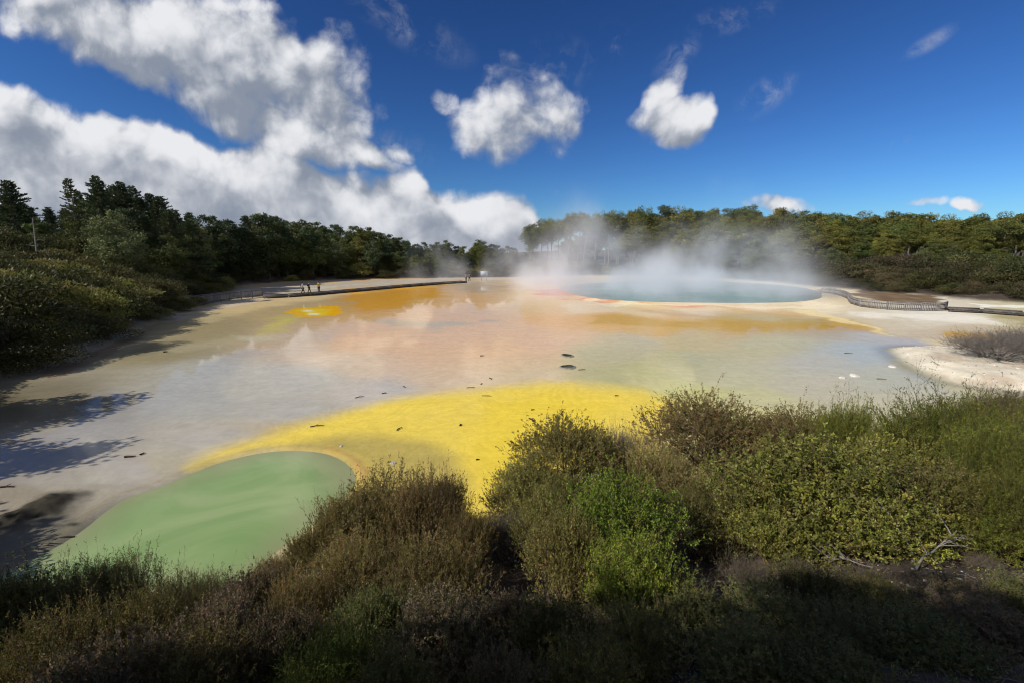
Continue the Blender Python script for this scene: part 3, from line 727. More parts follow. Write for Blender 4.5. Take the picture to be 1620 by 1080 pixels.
B('broom', 515, 965, 4.0, 170, 'green broom-like bush with long upright wispy shoots')
B('dusk', 705, 958, 4.4, 210, 'greyish brown leafy shrub alone at the lower edge, tips in dim light')
B('dark', 590, 930, 5.0, 170, 'nearly black shrub between the broom and the brown clump')
B('dusk', 800, 945, 4.8, 150, 'dim dusky shrub beside the black hollow')
B('dark', 880, 960, 4.3, 190, 'dark green shrub in shade below the deep green leafy bush')
B('leafy_b', 1000, 965, 4.2, 170, 'dark leafy shrub with a few pale blades, below the soil patch')
B('dark', 1105, 945, 4.6, 170, 'dark shrub in shade beside the reddish soil patch')
B('dark', 1240, 950, 4.6, 220, 'dark low shrub in full shade under the dry heath')
B('feather_b', 1370, 975, 4.3, 210, 'dark fine-leaved shrub in full shade below the dead branches')
B('dark', 1490, 1000, 3.9, 220, 'dark shrub in deep shade at the lower edge below the pebbly soil')
B('dusk', 1590, 975, 4.3, 170, 'dusky dry shrub in shade at the corner below the pebbly soil')
B('dark', 1180, 1020, 3.6, 230, 'black-green shrub at the lower edge right of the middle')
B('leafy_b', 930, 1030, 3.4, 220, 'shadowed green shrub at the lower edge near the middle')
B('dark', 610, 1045, 3.2, 190, 'black-green shrub at the lower edge between broom and grey-brown bush')
B('dark', 1340, 1050, 3.3, 220, 'black-green shrub at the lower edge, below the fine-leaved one')
B('dusk', 800, 1050, 3.2, 180, 'dim brown shrub at the lower edge right of the grey-brown bush')
B('dark', 1290, 905, 5.4, 150, 'low dark shrub in the shade edge under the dry heath, below the yellow-green bush')
B('leafy_b', 1400, 925, 5.1, 150, 'low olive shrub in the shade edge below the pale dead branches')
B('dusk', 1540, 930, 5.0, 140, 'dusky seedling shrub at the lower side of the pebbly soil')
B('dark', 1630, 925, 5.0, 130, 'dark shrub at the picture edge below the pebbly soil')
B('leafy_a', 1380, 770, 7.6, 200, 'yellow-green leafy bush just above the pale dead branches')
B('leafy_a', 1230, 800, 7.4, 170, 'low yellow-green bush at the dark hollow beside the reddish soil')
B('feather_a', 1570, 780, 7.2, 190, 'sunlit green feathery shrub hanging over the pebbly soil')
B('spray', 1330, 612, 11.4, 95, 'single long green spray rising against the pale water, above the leafy bush')
B('spray', 1445, 630, 10.8, 120, 'arching green sprays at the waterside, lower of three groups near the spit')
B('spray', 1505, 592, 10.4, 170, 'tallest arching green sprays, tips crossing the rim of the white spit')
B('spray', 1600, 640, 8.2, 170, 'arching yellow-green sprays at the picture edge')
B('spray', 1180, 640, 12.6, 80, 'thin sprig shooting up behind the brown dome')
B('upright', 655, 745, 8.3, 130, 'tall upright brown shrub, middle plume of the clump before the pools')
# heath on the soil and the dead bush of the spit
for px, top, Y, w, lab in ((1180, 872, 6.6, 90, 'dry grey heath spilling over the reddish soil patch'), (1275, 884, 6.3, 95, 'dry grey heath under the yellow-green bush'),
                           (1370, 895, 6.1, 90, 'dry heath cushion beside the dead pale branches'), (1560, 874, 6.5, 70, 'small dry heath cushion on the pebbly soil')):
    B('heath', px, top, Y, w, lab, cat='heath')
B('dead', 1585, 518, 26.0, 165, 'leafless purplish grey bush lying on the white spit', cat='dead bush')
B('dead', 1640, 512, 27.5, 130, 'second leafless grey bush behind the first, cut by the picture edge', cat='dead bush')

# ------------------------------------------------------------------ trees
TR_GREY = [(.16, .13, .10), (.13, .105, .085), (.19, .165, .14)]
NEED = dict(dark=[(.066, .092, .036), (.052, .078, .031), (.086, .106, .040)], mid=[(.105, .125, .030), (.088, .110, .028), (.128, .140, .036)],
            olive=[(.150, .148, .030), (.125, .130, .026), (.175, .165, .036), (.105, .115, .024)], sage=[(.150, .160, .060), (.125, .140, .052)])
def make_conifer(seed, H=20.0, pal='dark', wid=.20, fs=.42, bare=.12, sparse=1.0):
    r = RS(seed); g = Geo(); f = Geo(); K = 9; t = np.linspace(0, 1, K)
    P = np.stack([np.cumsum(r.normal(size=K)*.08), np.cumsum(r.normal(size=K)*.08), t*H], 1); P[0, :2] = 0; P[0, 2] = -1
    g.tubes(P[None], (H*.014*(1-.95*t)+.02)[None], np.array(TR_GREY[0]), 7)
    z = bare*H; pb, pe = [], []
    while z < H*.985:
        zr = (z-bare*H)/(H*(1-bare)); n = r.randint(4, 7); Lb = H*wid*(1-zr)**.75*(.65+.6*r.rand())+.25
        a0 = r.rand()*6.28
        for i in range(n):
            if r.rand() > sparse: continue
            a = a0+i*6.28/n+r.rand()*.6; l = Lb*(.55+.6*r.rand()); rise = -.10+.55*zr+.25*(r.rand()-.5)
            pb.append((np.interp(z/H, t, P[:, 0]), np.interp(z/H, t, P[:, 1]), z)); pe.append((math.cos(a)*l, math.sin(a)*l, rise*l))
        z += H*.026*(.7+.6*r.rand())*(1-.45*zr)
    pb = np.array(pb); pe = np.array(pe); N = len(pb)
    tt = np.linspace(0, 1, 4)
    Q = pb[:, None]+pe[:, None]*tt[None, :, None]; Q[:, :, 2] += (np.linalg.norm(pe, axis=1)*.10)[:, None]*(tt**2-tt)[None]
    g.tubes(Q, .05*(1-.8*tt)[None]*np.ones((N, 1)), np.array(TR_GREY[1]), 3)
    ln = np.linalg.norm(pe, axis=1); cnt = np.maximum((ln*26/fs*.42).astype(int), 6); ii = np.repeat(np.arange(N), cnt); M = len(ii)
    u = (.12+.92*r.rand(M)**.8)[:, None]; d = norm(pe)[ii]; sd_ = norm(np.cross(d, np.array((0, 0, 1.)))); w = .26*ln[ii][:, None]*(1.05-u)*r.uniform(-1, 1, (M, 1))
    p = pb[ii]+pe[ii]*u+sd_*w+np.array((0, 0, 1.))*r.uniform(-.05, .2, (M, 1))*np.minimum(ln[ii][:, None], 2)*.6
    dr = norm(d*.8+sd_*np.sign(w)*.5+rand_dir(r, M)*.55+np.array((0, 0, .25))); s2 = norm(np.cross(dr, rand_dir(r, M)))
    f.leaves(p, dr, s2, fs*(.7+.7*r.rand(M)), fs*.42, pick(r, NEED[pal], N, .2)[ii]*(.8+.4*r.rand(M, 1)), .45)
    return [('trunk', g.mesh('trunk', M_BARK)), ('crown', f.mesh('crown', M_NEEDLE))], H
def make_pine(seed, H=17.0, pal='olive', rx=.25, zc=.72, rz=.24, ncl=22, fs=.5, per=190, lean=0.0, flat=.75, rk=1.0):
    r = RS(seed); g = Geo(); f = Geo(); K = 8; t = np.linspace(0, 1, K)
    P = np.stack([np.cumsum(r.normal(size=K)*.16)+lean*t*H, np.cumsum(r.normal(size=K)*.16), t*H*.93], 1); P[:, 0] -= P[0, 0]; P[:, 1] -= P[0, 1]; P[0, 2] = -1
    g.tubes(P[None], (H*.016*(1-.85*t)+.03)[None], np.array(TR_GREY[0]), 7)
    n = rand_dir(r, ncl); n[:, 2] = n[:, 2]*.9+.1; k = (.25+.75*r.rand(ncl)**.5)[:, None]
    c = n*k*np.array((rx*H, rx*H, rz*H))+np.array((0, 0, zc*H)); c[:, 0] += lean*c[:, 2]
    c[0] = (P[-1, 0], P[-1, 1], H*.955)
    rad = H*(.075+.050*r.rand(ncl))*rk*np.clip(1.15-.9*np.maximum(c[:, 2]/H-zc, 0), .6, 1.2)
    at_z = np.clip(c[:, 2]-H*(.08+.10*r.rand(ncl)), .3*H, .9*H)
    b = np.stack([np.interp(at_z, P[:, 2], P[:, 0]), np.interp(at_z, P[:, 2], P[:, 1]), at_z], 1)
    tt = np.linspace(0, 1, 5)[None, :, None]
    Q = b[:, None]*(1-tt)+c[:, None]*tt; Q[:, :, 2] -= (.12*np.linalg.norm(c-b, axis=1)[:, None]*np.sin(tt[..., 0]*math.pi))
    g.tubes(Q, (.0055*H*(1-.7*np.linspace(0, 1, 5)))[None]*np.ones((ncl, 1)), np.array(TR_GREY[1]), 4)
    # every limb carries several tufts of needles
    ns = 7; ii = np.repeat(np.arange(ncl), ns); n2 = rand_dir(r, ncl*ns); n2[:, 2] = n2[:, 2]*.8+.15
    c2 = c[ii]+n2*(rad[ii]*.72)[:, None]*np.array((1.2, 1.2, flat)); r2 = rad[ii]*(.34+.22*r.rand(ncl*ns))
    tc = (pick(r, NEED[pal], ncl, .22)[ii])*(.85+.3*r.rand(ncl*ns, 1))
    jj = np.repeat(np.arange(ncl*ns), per//ns); M = len(jj)
    nn = rand_dir(r, M); nn[:, 2] = nn[:, 2]*.8+.2; nn = norm(nn)
    p = c2[jj]+nn*(r2[jj]*(.45+.75*r.rand(M)**.6))[:, None]
    dr = norm(rand_dir(r, M)+nn*.15+np.array((0, 0, .3))); s2 = norm(np.cross(dr, nn+rand_dir(r, M)*.5))
    f.leaves(p, dr, s2, fs*(.65+.7*r.rand(M)), fs*.6, tc[jj]*(.85+.3*r.rand(M, 1)), .5)
    return [('trunk', g.mesh('trunk', M_BARK)), ('crown', f.mesh('crown', M_NEEDLE))], H
def reg(name, res):
    e = make_thing(name, res[0]); DIMS[e.name] = (1, res[1]); return e
T = dict(
    fir_a=reg('conifer', make_conifer(31, 20, 'dark', .26, .42)), fir_b=reg('conifer', make_conifer(32, 20, 'dark', .22, .42)), fir_c=reg('conifer', make_conifer(33, 20, 'dark', .30, .45)),
    spire=reg('spire_conifer', make_conifer(34, 20, 'mid', .15, .36, .25, .85)),
    mid_a=reg('bushy_pine', make_pine(41, 15, 'mid', .25, .52, .42, 44, .38, 300)), mid_b=reg('bushy_pine', make_pine(42, 15, 'mid', .23, .54, .42, 40, .38, 300)), mid_c=reg('bushy_pine', make_pine(43, 15, 'sage', .28, .52, .40, 44, .36, 300)), mid_d=reg('bushy_pine', make_pine(44, 15, 'dark', .23, .54, .42, 40, .38, 300)),
    ol_a=reg('pine_tree', make_pine(51, 17, 'olive', .24, .66, .28, 30, .42, 300)), ol_b=reg('pine_tree', make_pine(52, 17, 'olive', .26, .54, .40, 46, .42, 300)), ol_c=reg('pine_tree', make_pine(53, 17, 'mid', .23, .66, .28, 28, .42, 300)), ol_d=reg('pine_tree', make_pine(54, 17, 'olive', .22, .72, .22, 24, .42, 300)),
    pole_a=reg('tall_pine', make_pine(61, 17, 'olive', .15, .80, .15, 14, .40, 280, -.05, .7)), pole_b=reg('tall_pine', make_pine(62, 17, 'mid', .16, .79, .16, 15, .40, 280, -.08, .7)),
)
SKY_L = [(-80, 285), (0, 290), (30, 298), (60, 322), (90, 318), (130, 292), (180, 285), (230, 294), (300, 320), (350, 332), (400, 336), (440, 338), (490, 342), (520, 356), (580, 352), (620, 372), (660, 377), (720, 381), (760, 377), (790, 382), (830, 388)]
SKY_R = [(830, 356), (850, 350), (870, 345), (900, 339), (960, 336), (1010, 331), (1060, 325), (1120, 330), (1200, 326), (1260, 331), (1330, 335), (1400, 337), (1460, 331), (1520, 340), (1580, 335), (1620, 335), (1700, 332)]
def sky_at(px): return np.interp(px, *zip(*(SKY_L if px < 830 else SKY_R)))
def tree(proto, px, top, Y, label, cat='tree', group=None, wk=1.0, minh=3.5):
    x, y, zt = at_y(px, top, Y)
    while float(sdist(BASIN, np.array([x]), np.array([y]))[0]) > -3.5: Y += 2.0; x, y, zt = at_y(px, top, Y)
    h = ground_z(x, y)-.1; H0 = DIMS[proto.name][1]
    Ht = max(zt-h, minh); o = place(proto, USED); k = Ht/H0; kx = k*wk
    o.location = (x, y, h); o.scale = (kx, kx, k); o.rotation_euler = (0, 0, random.random()*6.28)
    return tag(o, label, cat, group)
rt = random.Random(5)
def jit(a): return rt.uniform(-a, a)
# single trees of the left slope
tree(T['fir_c'], 14, 286, 64, 'broad dark conifer rising at the picture edge of the left slope', wk=1.15)
tree(T['spire'], 106, 281, 62, 'slender pointed conifer with see-through tiers, alone in a gap of the skyline', wk=1.0)
tree(T['fir_a'], 152, 280, 70, 'tallest dark conifer, double-topped, beside the slender pointed one', wk=1.0)
tree(T['fir_c'], 188, 288, 74, 'dark wide conifer next to the tallest one', wk=.95)
tree(T['mid_c'], 176, 336, 56, 'rounded pale green tree lit by the sun before the dark conifers', wk=1.15)
tree(T['mid_c'], 300, 352, 66, 'pale green tree lit by the sun under the spire-topped conifers')
tree(T['mid_a'], 60, 345, 58, 'rounded green tree below the gap beside the bare pale trunk')
GL = 'conifers and pines on the left slope'
for i, px in enumerate(range(-70, 445, 17)):
    p = px+jit(9); tree(T[rt.choice(['fir_a', 'fir_b', 'fir_c', 'fir_b'] if p < 310 else ['mid_a', 'mid_b', 'mid_d', 'fir_b'])], p, sky_at(p)+abs(jit(20))+2, 84+jit(8), 'dark conifer in the crowded skyline of the left slope', group='dark conifers along the left skyline', wk=rt.uniform(.95, 1.3))
for i, px in enumerate(range(-70, 470, 28)):
    p = px+jit(14); tree(T[rt.choice(['fir_a', 'mid_d', 'mid_a', 'mid_b', 'fir_c'])], p, sky_at(p)+38+jit(14), 72+jit(6), 'mid-height green tree under the dark skyline conifers of the left slope', group='mid-height trees of the left slope', wk=rt.uniform(.9, 1.25))
for i, px in enumerate(range(-60, 300, 40)):
    p = px+jit(14); tree(T[rt.choice(['mid_a', 'mid_b', 'mid_d'])], p, sky_at(p)+68+jit(12), 62+jit(5), 'low round tree at the foot of the left wood above the scrub', group='low trees at the foot of the left wood', wk=rt.uniform(1, 1.3))
for i, px in enumerate(range(425, 850, 13)):
    p = px+jit(6); tree(T[rt.choice(['mid_a', 'mid_b', 'mid_d', 'ol_c'])], p, sky_at(p)+abs(jit(12)), 138+jit(8), 'bushy pine in the far wood behind the grey sinter flat', group='pines of the far wood', wk=rt.uniform(.95, 1.25))
for i, px in enumerate(range(300, 815, 16)):
    p = px+jit(8); tree(T[rt.choice(['mid_a', 'mid_b', 'mid_c', 'mid_d', 'ol_b'])], p, max(sky_at(p)+24+jit(10), 360), 122+jit(6)-(8 if p < 500 else 0), 'bushy green pine at the front edge of the far wood', group='front pines of the far wood', wk=rt.uniform(1, 1.3))
for i, px in enumerate(range(320, 560, 30)):
    p = px+jit(10); tree(T[rt.choice(['mid_a', 'mid_c', 'mid_b'])], p, 385+jit(10), 108+jit(4), 'small sunlit pine above the scrub at the turn of the walkway', group='small pines above the walkway scrub', wk=1.2)
# right-hand wood
for i, px in enumerate(range(842, 1010, 9)):
    p = px+jit(9); tree(T[rt.choice(['pole_a', 'pole_b', 'pole_a', 'ol_d'])], p, sky_at(p)+abs(jit(10)), 150+jit(9), 'tall bare-trunked pine with sky between the trunks, above the steam', group='bare-trunked pines above the steam', wk=rt.uniform(.9, 1.2))
for i, px in enumerate(range(1000, 1690, 17)):
    p = px+jit(7); tree(T[rt.choice(['ol_a', 'ol_c', 'ol_d', 'ol_a'])], p, sky_at(p)+abs(jit(9)), 158+jit(8), 'olive pine on the skyline of the right-hand wood', group='skyline pines of the right-hand wood', wk=rt.uniform(1.0, 1.3))
for i, px in enumerate(range(990, 1690, 20)):
    p = px+jit(9); tree(T[rt.choice(['ol_a', 'ol_b', 'ol_d', 'ol_c'])], p, sky_at(p)+22+jit(8), 145+jit(6), 'olive pine in the second rank of the right-hand wood', group='second-rank pines of the right-hand wood', wk=rt.uniform(1.0, 1.3))
for i, px in enumerate(range(1010, 1690, 18)):
    p = px+jit(10); tree(T[rt.choice(['ol_a', 'ol_b', 'ol_d', 'ol_b'])], p, sky_at(p)+36+jit(12), 126+jit(5), 'olive pine at the front of the right-hand wood, trunk foot in the scrub', group='front pines of the right-hand wood', wk=rt.uniform(1.0, 1.35))
for i, px in enumerate(range(1030, 1690, 30)):
    p = px+jit(12); tree(T[rt.choice(['ol_b', 'mid_a', 'mid_c'])], p, 388+jit(12), 114+jit(4), 'low green pine standing out in front of the right-hand wood', group='low pines before the right-hand wood', wk=1.25)
for px, top, lean in ((1440, 352, 0), (1590, 350, 0), (1560, 356, 0)):
    tree(T['pole_b'], px, top, 124, {1440: 'leaning pale-trunked pine in the middle of the right-hand wood front', 1590: 'thick pale leaning trunk of a tall pine nearest the picture edge', 1560: 'leaning pine beside the thick pale trunk'}[px], wk=1.3)
for i, px in enumerate(list(range(898, 962, 13))+list(range(1000, 1690, 19))):
    p = px+jit(8); tree(T[rt.choice(['ol_b', 'mid_a', 'mid_b'])], p, sky_at(p)+34+jit(9), 166+jit(5), 'shaded pine filling the depth of the right-hand wood', group='inner pines of the right-hand wood', wk=rt.uniform(1.2, 1.5))
# dead standing trunk on the left
gs = Geo(); tt = np.linspace(0, 1, 7); gs.tubes(np.stack([tt*.5, 0*tt, tt*10-.5], 1)[None], (.10*(1-.7*tt))[None], np.array((.30, .27, .24)), 6)
for k in range(6):
    a = rt.random()*6.28; z = 4+k*.9; l = .9-.1*k
    gs.tubes(np.array([[(.05*z, 0, z), (.05*z+math.cos(a)*l*.5, math.sin(a)*l*.5, z+.15), (.05*z+math.cos(a)*l, math.sin(a)*l, z+.2)]]), np.array([[.05, .035, .015]]), np.array((.30, .27, .24)), 4)
sn = link('dead_tree', gs.mesh('dead_tree', M_BARK)); x, y, zt = at_y(44, 345, 50); h = ground_z(x, y); sn.location = (x, y, h); sn.scale = (1, 1, (zt-h)/9.5)
tag(sn, 'bare pale dead trunk standing before the dark wood', 'dead tree')

# ------------------------------------------------------------------ scrub on the slopes
def make_scrub(seed, Rr=2.0, H=2.4, pal='olive', n=20, per=300, fs=.19):
    r = RS(seed); g = Geo(); f = Geo()
    a = np.arange(n)*2.399; q = np.sqrt((np.arange(n)+.5)/n)
    a = a+r.rand(n)*.9; c = np.stack([np.cos(a)*q*Rr, np.sin(a)*q*Rr, H*(.30+.50*(1-q**2)+.34*(r.rand(n)-.5))], 1); rad = Rr*(.27+.20*r.rand(n))
    tt = np.linspace(0, 1, 4)[None, :, None]
    P = c[:, None]*tt*np.array((1, 1, 1))-np.array((0, 0, .3))*(1-tt)
    g.tubes(P, .035*(1-.7*np.linspace(0, 1, 4))[None]*np.ones((n, 1)), np.array(BR_BROWN[0]), 3)
    ii = np.repeat(np.arange(n), per); M = len(ii); nn = rand_dir(r, M); nn[:, 2] = nn[:, 2]*.75+.2; nn = norm(nn)
    p = c[ii]+nn*(rad[ii]*(.35+.75*r.rand(M)**.6))[:, None]*np.array((1.35, 1.35, .55)); p[:, 2] = np.maximum(p[:, 2], -.1)
    dr = norm(nn*.5+rand_dir(r, M)*.7+np.array((0, 0, .4))); s2 = norm(np.cross(dr, nn+.5*rand_dir(r, M)))
    f.leaves(p, dr, s2, fs*(.6+.8*r.rand(M)), fs*.42, pick(r, PAL[pal], n, .2)[ii]*(.75+.5*r.rand(M, 1)), .5)
    e = make_thing('scrub_bush', [('foliage', f.mesh('foliage', M_LEAF)), ('stems', g.mesh('stems', M_BARK))]); DIMS[e.name] = (Rr*1.2, H)
    return e
PAL['scrub_l'] = [(.080, .076, .022), (.066, .068, .020), (.095, .085, .028), (.055, .060, .020)]
PAL['scrub_b'] = [(.092, .072, .036), (.078, .064, .032), (.070, .066, .026)]
SC = dict(l=[make_scrub(71, pal='scrub_l'), make_scrub(72, pal='olive'), make_scrub(73, pal='scrub_l')], r=[make_scrub(74, pal='scrub_b'), make_scrub(75, pal='scrub_l'), make_scrub(76, pal='scrub_b')])
def scatter(n, th0, th1, r0, r1, dmin, dmax, kinds, size, label, group, seed, sp=1.0, lowfront=True):
    rs = RS(seed); got = []; tries = 0
    th = rs.uniform(R(th0), R(th1), 30000); rr = np.sqrt(rs.uniform(r0*r0, r1*r1, 30000))
    X = rr*np.sin(th); Y = rr*np.cos(th); d = -sdist(BASIN, X, Y); ok = np.nonzero((d > dmin) & (d < dmax))[0]
    pts = np.zeros((0, 2))
    for i in ok:
        p = np.array((X[i], Y[i]))
        if len(pts) and np.min(np.hypot(*(pts-p).T)) < sp*size*(.8+.4*rs.rand()): continue
        pts = np.vstack([pts, p])
        s = size/3.4*rs.uniform(.8, 1.35)
        if lowfront: s *= .62+.38*min(1, (d[i]-dmin)/5.0)
        o = place(kinds[rs.randint(len(kinds))], USED); o.location = (X[i], Y[i], ground_z(X[i], Y[i])-.1); o.scale = (s*rs.uniform(.9, 1.2), s*rs.uniform(.9, 1.2), s*rs.uniform(.85, 1.25)); o.rotation_euler = (0, 0, rs.rand()*6.28)
        tag(o, label, 'bush', group)
        if len(pts) >= n: break
    return len(pts)
n1 = scatter(150, -63, -20, 14, 96, .1, 30, SC['l'], 3.9, 'olive scrub bush in the dense scrub covering the left bank', 'scrub on the left bank', 81, .92)
n2 = scatter(80, -36, 22, 88, 140, 1.0, 14, SC['l'], 4.0, 'olive scrub bush along the far edge of the sinter flat', 'scrub along the far edge', 82, .95)
n3 = scatter(115, 21, 54, 60, 130, 1.2, 22, SC['r'], 3.8, 'brownish scrub bush on the flat before the right-hand wood', 'scrub before the right-hand wood', 83, .80)
print('SCRUB', n1, n2, n3)
# trees outside the picture that throw the shade seen in it
SHADE = [(-23.5, 9.5, 7.0, 'mid_a'), (-26.5, 14, 7.2, 'mid_b'), (-21.5, 4.5, 7.6, 'mid_d'), (-14.5, .5, 6.4, 'mid_b'), (-10.3, .5, 5.4, 'mid_a'), (-13.5, 2.6, 6.6, 'mid_d'), (-9, -1.8, 7.2, 'mid_a'), (-5.9, -1.5, 7.4, 'mid_d'), (-4.0, -3.0, 6.6, 'mid_d'), (-10.5, -6, 7.5, 'mid_b'), (-1.5, -6.0, 6.0, 'mid_a')]
for x, y, H, k in SHADE:
    pr = T[k]; o = place(pr, USED); s = H/DIMS[pr.name][1]; o.location = (x, y, ground_z(x, y)-.1); o.scale = (s*(1.55 if x < -20 else 1.1), s*(1.55 if x < -20 else 1.1), s); o.rotation_euler = (0, 0, rt.random()*6.28)
    tag(o, 'bushy pine beside the lookout that shades the near bank', 'tree', 'pines beside the lookout')
# ------------------------------------------------------------------ walkways, fences
GW = np.array((.25, .235, .22)); DW = np.array((.16, .14, .125))
def poly_points(pts, z=0.0): return np.array([at(a, b, z) for a, b in pts])
def resample(P, step):
    d = np.r_[0, np.cumsum(np.linalg.norm(np.diff(P[:, :2], axis=0), axis=1))]; n = max(int(round(d[-1]/step)), 1); s = np.linspace(0, d[-1], n+1)
    return np.stack([np.interp(s, d, P[:, i]) for i in range(3)], 1)
def fence(name, P, H, label, step=1.8, gap=.17, zoff=.0):
    Q = resample(P, step); zs = terrain(Q[:, 0], Q[:, 1])+zoff; e = empty(name, (Q[0, 0], Q[0, 1], zs[0]))
    o0 = np.array((Q[0, 0], Q[0, 1], zs[0])); r = RS(len(Q))
    for i, q in enumerate(Q):
        g = Geo(); g.box((q[0]-o0[0], q[1]-o0[1], zs[i]-o0[2]+H*.5-.1), (.11, .11, H+.32), GW*(.8+.3*r.rand()), r.rand()*.2)
        link('post', g.mesh('post', M_WOOD), e)
    for i in range(len(Q)-1):
        a, b = Q[i], Q[i+1]; L_ = np.hypot(*(b-a)[:2]); rz = math.atan2(b[1]-a[1], b[0]-a[0]); g = Geo(); n = max(int(L_/gap), 2)
        nx, ny = -math.sin(rz), math.cos(rz)
        for k in range(n):
            t = (k+.5)/n; x = a[0]*(1-t)+b[0]*t-o0[0]+nx*.0; y = a[1]*(1-t)+b[1]*t-o0[1]; z = zs[i]*(1-t)+zs[i+1]*t-o0[2]
            g.box((x, y, z+H*.5+.04+.02*r.rand()), (.105, .022, H*.96), GW*(.75+.45*r.rand()), rz)
        lk = link('paling_panel', g.mesh('paling_panel', M_WOOD), e)
        for zz in (.25, H-.14):
            g = Geo(); m = (a+b)/2
            g.box((m[0]-o0[0]-nx*.045, m[1]-o0[1]-ny*.045, (zs[i]+zs[i+1])/2-o0[2]+zz), (L_-.12, .05, .09), DW*(.9+.3*r.rand()), rz)
            link('rail', g.mesh('rail', M_WOOD), lk)
        g = Geo(); m = (a+b)/2; g.box((m[0]-o0[0], m[1]-o0[1], (zs[i]+zs[i+1])/2-o0[2]+H+.09), (L_, .13, .04), GW*(.9+.2*r.rand()), rz)
        link('cap_rail', g.mesh('cap_rail', M_WOOD), e)
    return tag(e, label, 'fence')
def walkway(name, P, W, zdeck, label, step=3.0):
    Q = resample(P, step); e = empty(name, (Q[0, 0], Q[0, 1], 0)); o0 = np.array((Q[0, 0], Q[0, 1], 0)); r = RS(len(Q)+9)
    gd = Geo()
    for i in range(len(Q)-1):
        a, b = Q[i], Q[i+1]; L_ = np.hypot(*(b-a)[:2]); rz = math.atan2(b[1]-a[1], b[0]-a[0]); n = max(int(L_/.30), 1); nx, ny = -math.sin(rz), math.cos(rz)
        for k in range(n):
            t = (k+.5)/n; p = a*(1-t)+b*t-o0
            gd.box((p[0], p[1], zdeck+.006*r.rand()), (L_/n-.012, W, .05), GW*(.7+.5*r.rand())*.8, rz)
        for sg in (-1, 1):
            g = Geo(); m = (a+b)/2-o0
            g.box((m[0]+nx*sg*(W/2-.06), m[1]+ny*sg*(W/2-.06), zdeck+.085), (L_-.02, .09, .11), DW*(.8+.3*r.rand()), rz); link('kerb_rail', g.mesh('kerb_rail', M_WOOD), e)
            g = Geo(); g.box((m[0]+nx*sg*(W/2-.10), m[1]+ny*sg*(W/2-.10), zdeck-.135), (L_-.01, .06, .21), DW*.6, rz); link('bearer', g.mesh('bearer', M_WOOD), e)
            g = Geo(); p = a-o0; g.box((p[0]+nx*sg*(W/2-.16), p[1]+ny*sg*(W/2-.16), (zdeck-.25)/2-.1), (.12, .12, zdeck+.05), DW*.7, rz); link('post', g.mesh('post', M_WOOD), e)
    link('deck', gd.mesh('deck', M_WOOD), e)
    return tag(e, label, 'boardwalk')
WALK = poly_points([(417, 469.0), (450, 467.5), (480, 465.5), (520, 462.3), (560, 459), (600, 455.5), (640, 452), (690, 448.2), (735, 445.5)], .3)
walkway('boardwalk', WALK, 1.7, .30, 'low timber boardwalk curving along the grey sinter flat on the left, three walkers on it')
fence('paling_fence', poly_points([(288, 488), (320, 483), (360, 476), (416, 470)]), 1.15, 'grey paling fence on the left shore, from the dark scrub to the boardwalk')
fence('curved_paling_fence', poly_points([(1288, 463), (1310, 465.5), (1330, 469), (1341, 473.5), (1343, 478), (1347, 482), (1362, 486), (1385, 489), (1420, 491.5), (1460, 492.5), (1492, 492.5), (1497, 490)]), .85, 'long curved grey paling fence beside the brown flat right of the steaming pool', 1.6)
walkway('boardwalk', poly_points([(1499, 488.5), (1540, 490), (1580, 492.5), (1620, 495.5), (1680, 501)], .3), 1.6, .32, 'low dark boardwalk running out of the picture from the curved fence')

# ------------------------------------------------------------------ sign on the far shore
x, y, _ = at(766, 444.5, 0); es = empty('sign_board', (x, y, ground_z(x, y)))
g = Geo(); g.box((0, 0, 1.75), (1.75, .06, 1.05), np.array((.42, .47, .52))); link('panel', g.mesh('panel', M_WOOD), es)
g = Geo(); 
for zz, hh in ((2.31, .07), (1.19, .07)): g.box((0, -.012, zz), (1.9, .09, hh), DW)
for xx in (-.91, .91): g.box((xx, -.012, 1.75), (.08, .09, 1.05), DW)
link('frame', g.mesh('frame', M_WOOD), es)
for xx in (-.6, .6):
    g = Geo(); g.box((xx, .09, .72), (.11, .11, 1.9), GW*.8); link('post', g.mesh('post', M_WOOD), es)
tag(es, 'pale blue-grey rectangular sign board on two posts at the far shore', 'sign')

# ------------------------------------------------------------------ people
def skin_mesh(name, verts, edges, radii, mat, col, parent=None, sub=2):
    me = bpy.data.meshes.new(name); me.from_pydata(verts, edges, []); me.materials.append(mat)
    o = link(name, me, parent); bm = o.modifiers.new('skin', 'SKIN'); bm.use_smooth_shade = True
    for i, rr in enumerate(radii): me.skin_vertices[0].data[i].radius = rr if isinstance(rr, tuple) else (rr, rr)
    me.skin_vertices[0].data[0].use_root = True
    s_ = o.modifiers.new('sub', 'SUBSURF'); s_.levels = s_.render_levels = sub
    # bake, so that the colour can be stored
    dg = bpy.context.evaluated_depsgraph_get(); dg.update(); m2 = bpy.data.meshes.new_from_object(o.evaluated_get(dg)); o.modifiers.clear(); o.data = m2; m2.name = name
    a = m2.attributes.new('tint', 'FLOAT_COLOR', 'POINT'); c = np.ones((len(m2.vertices), 4), np.float32); c[:, :3] = col; a.data.foreach_set('color', c.ravel())
    m2.materials.clear(); m2.materials.append(mat)
    return o
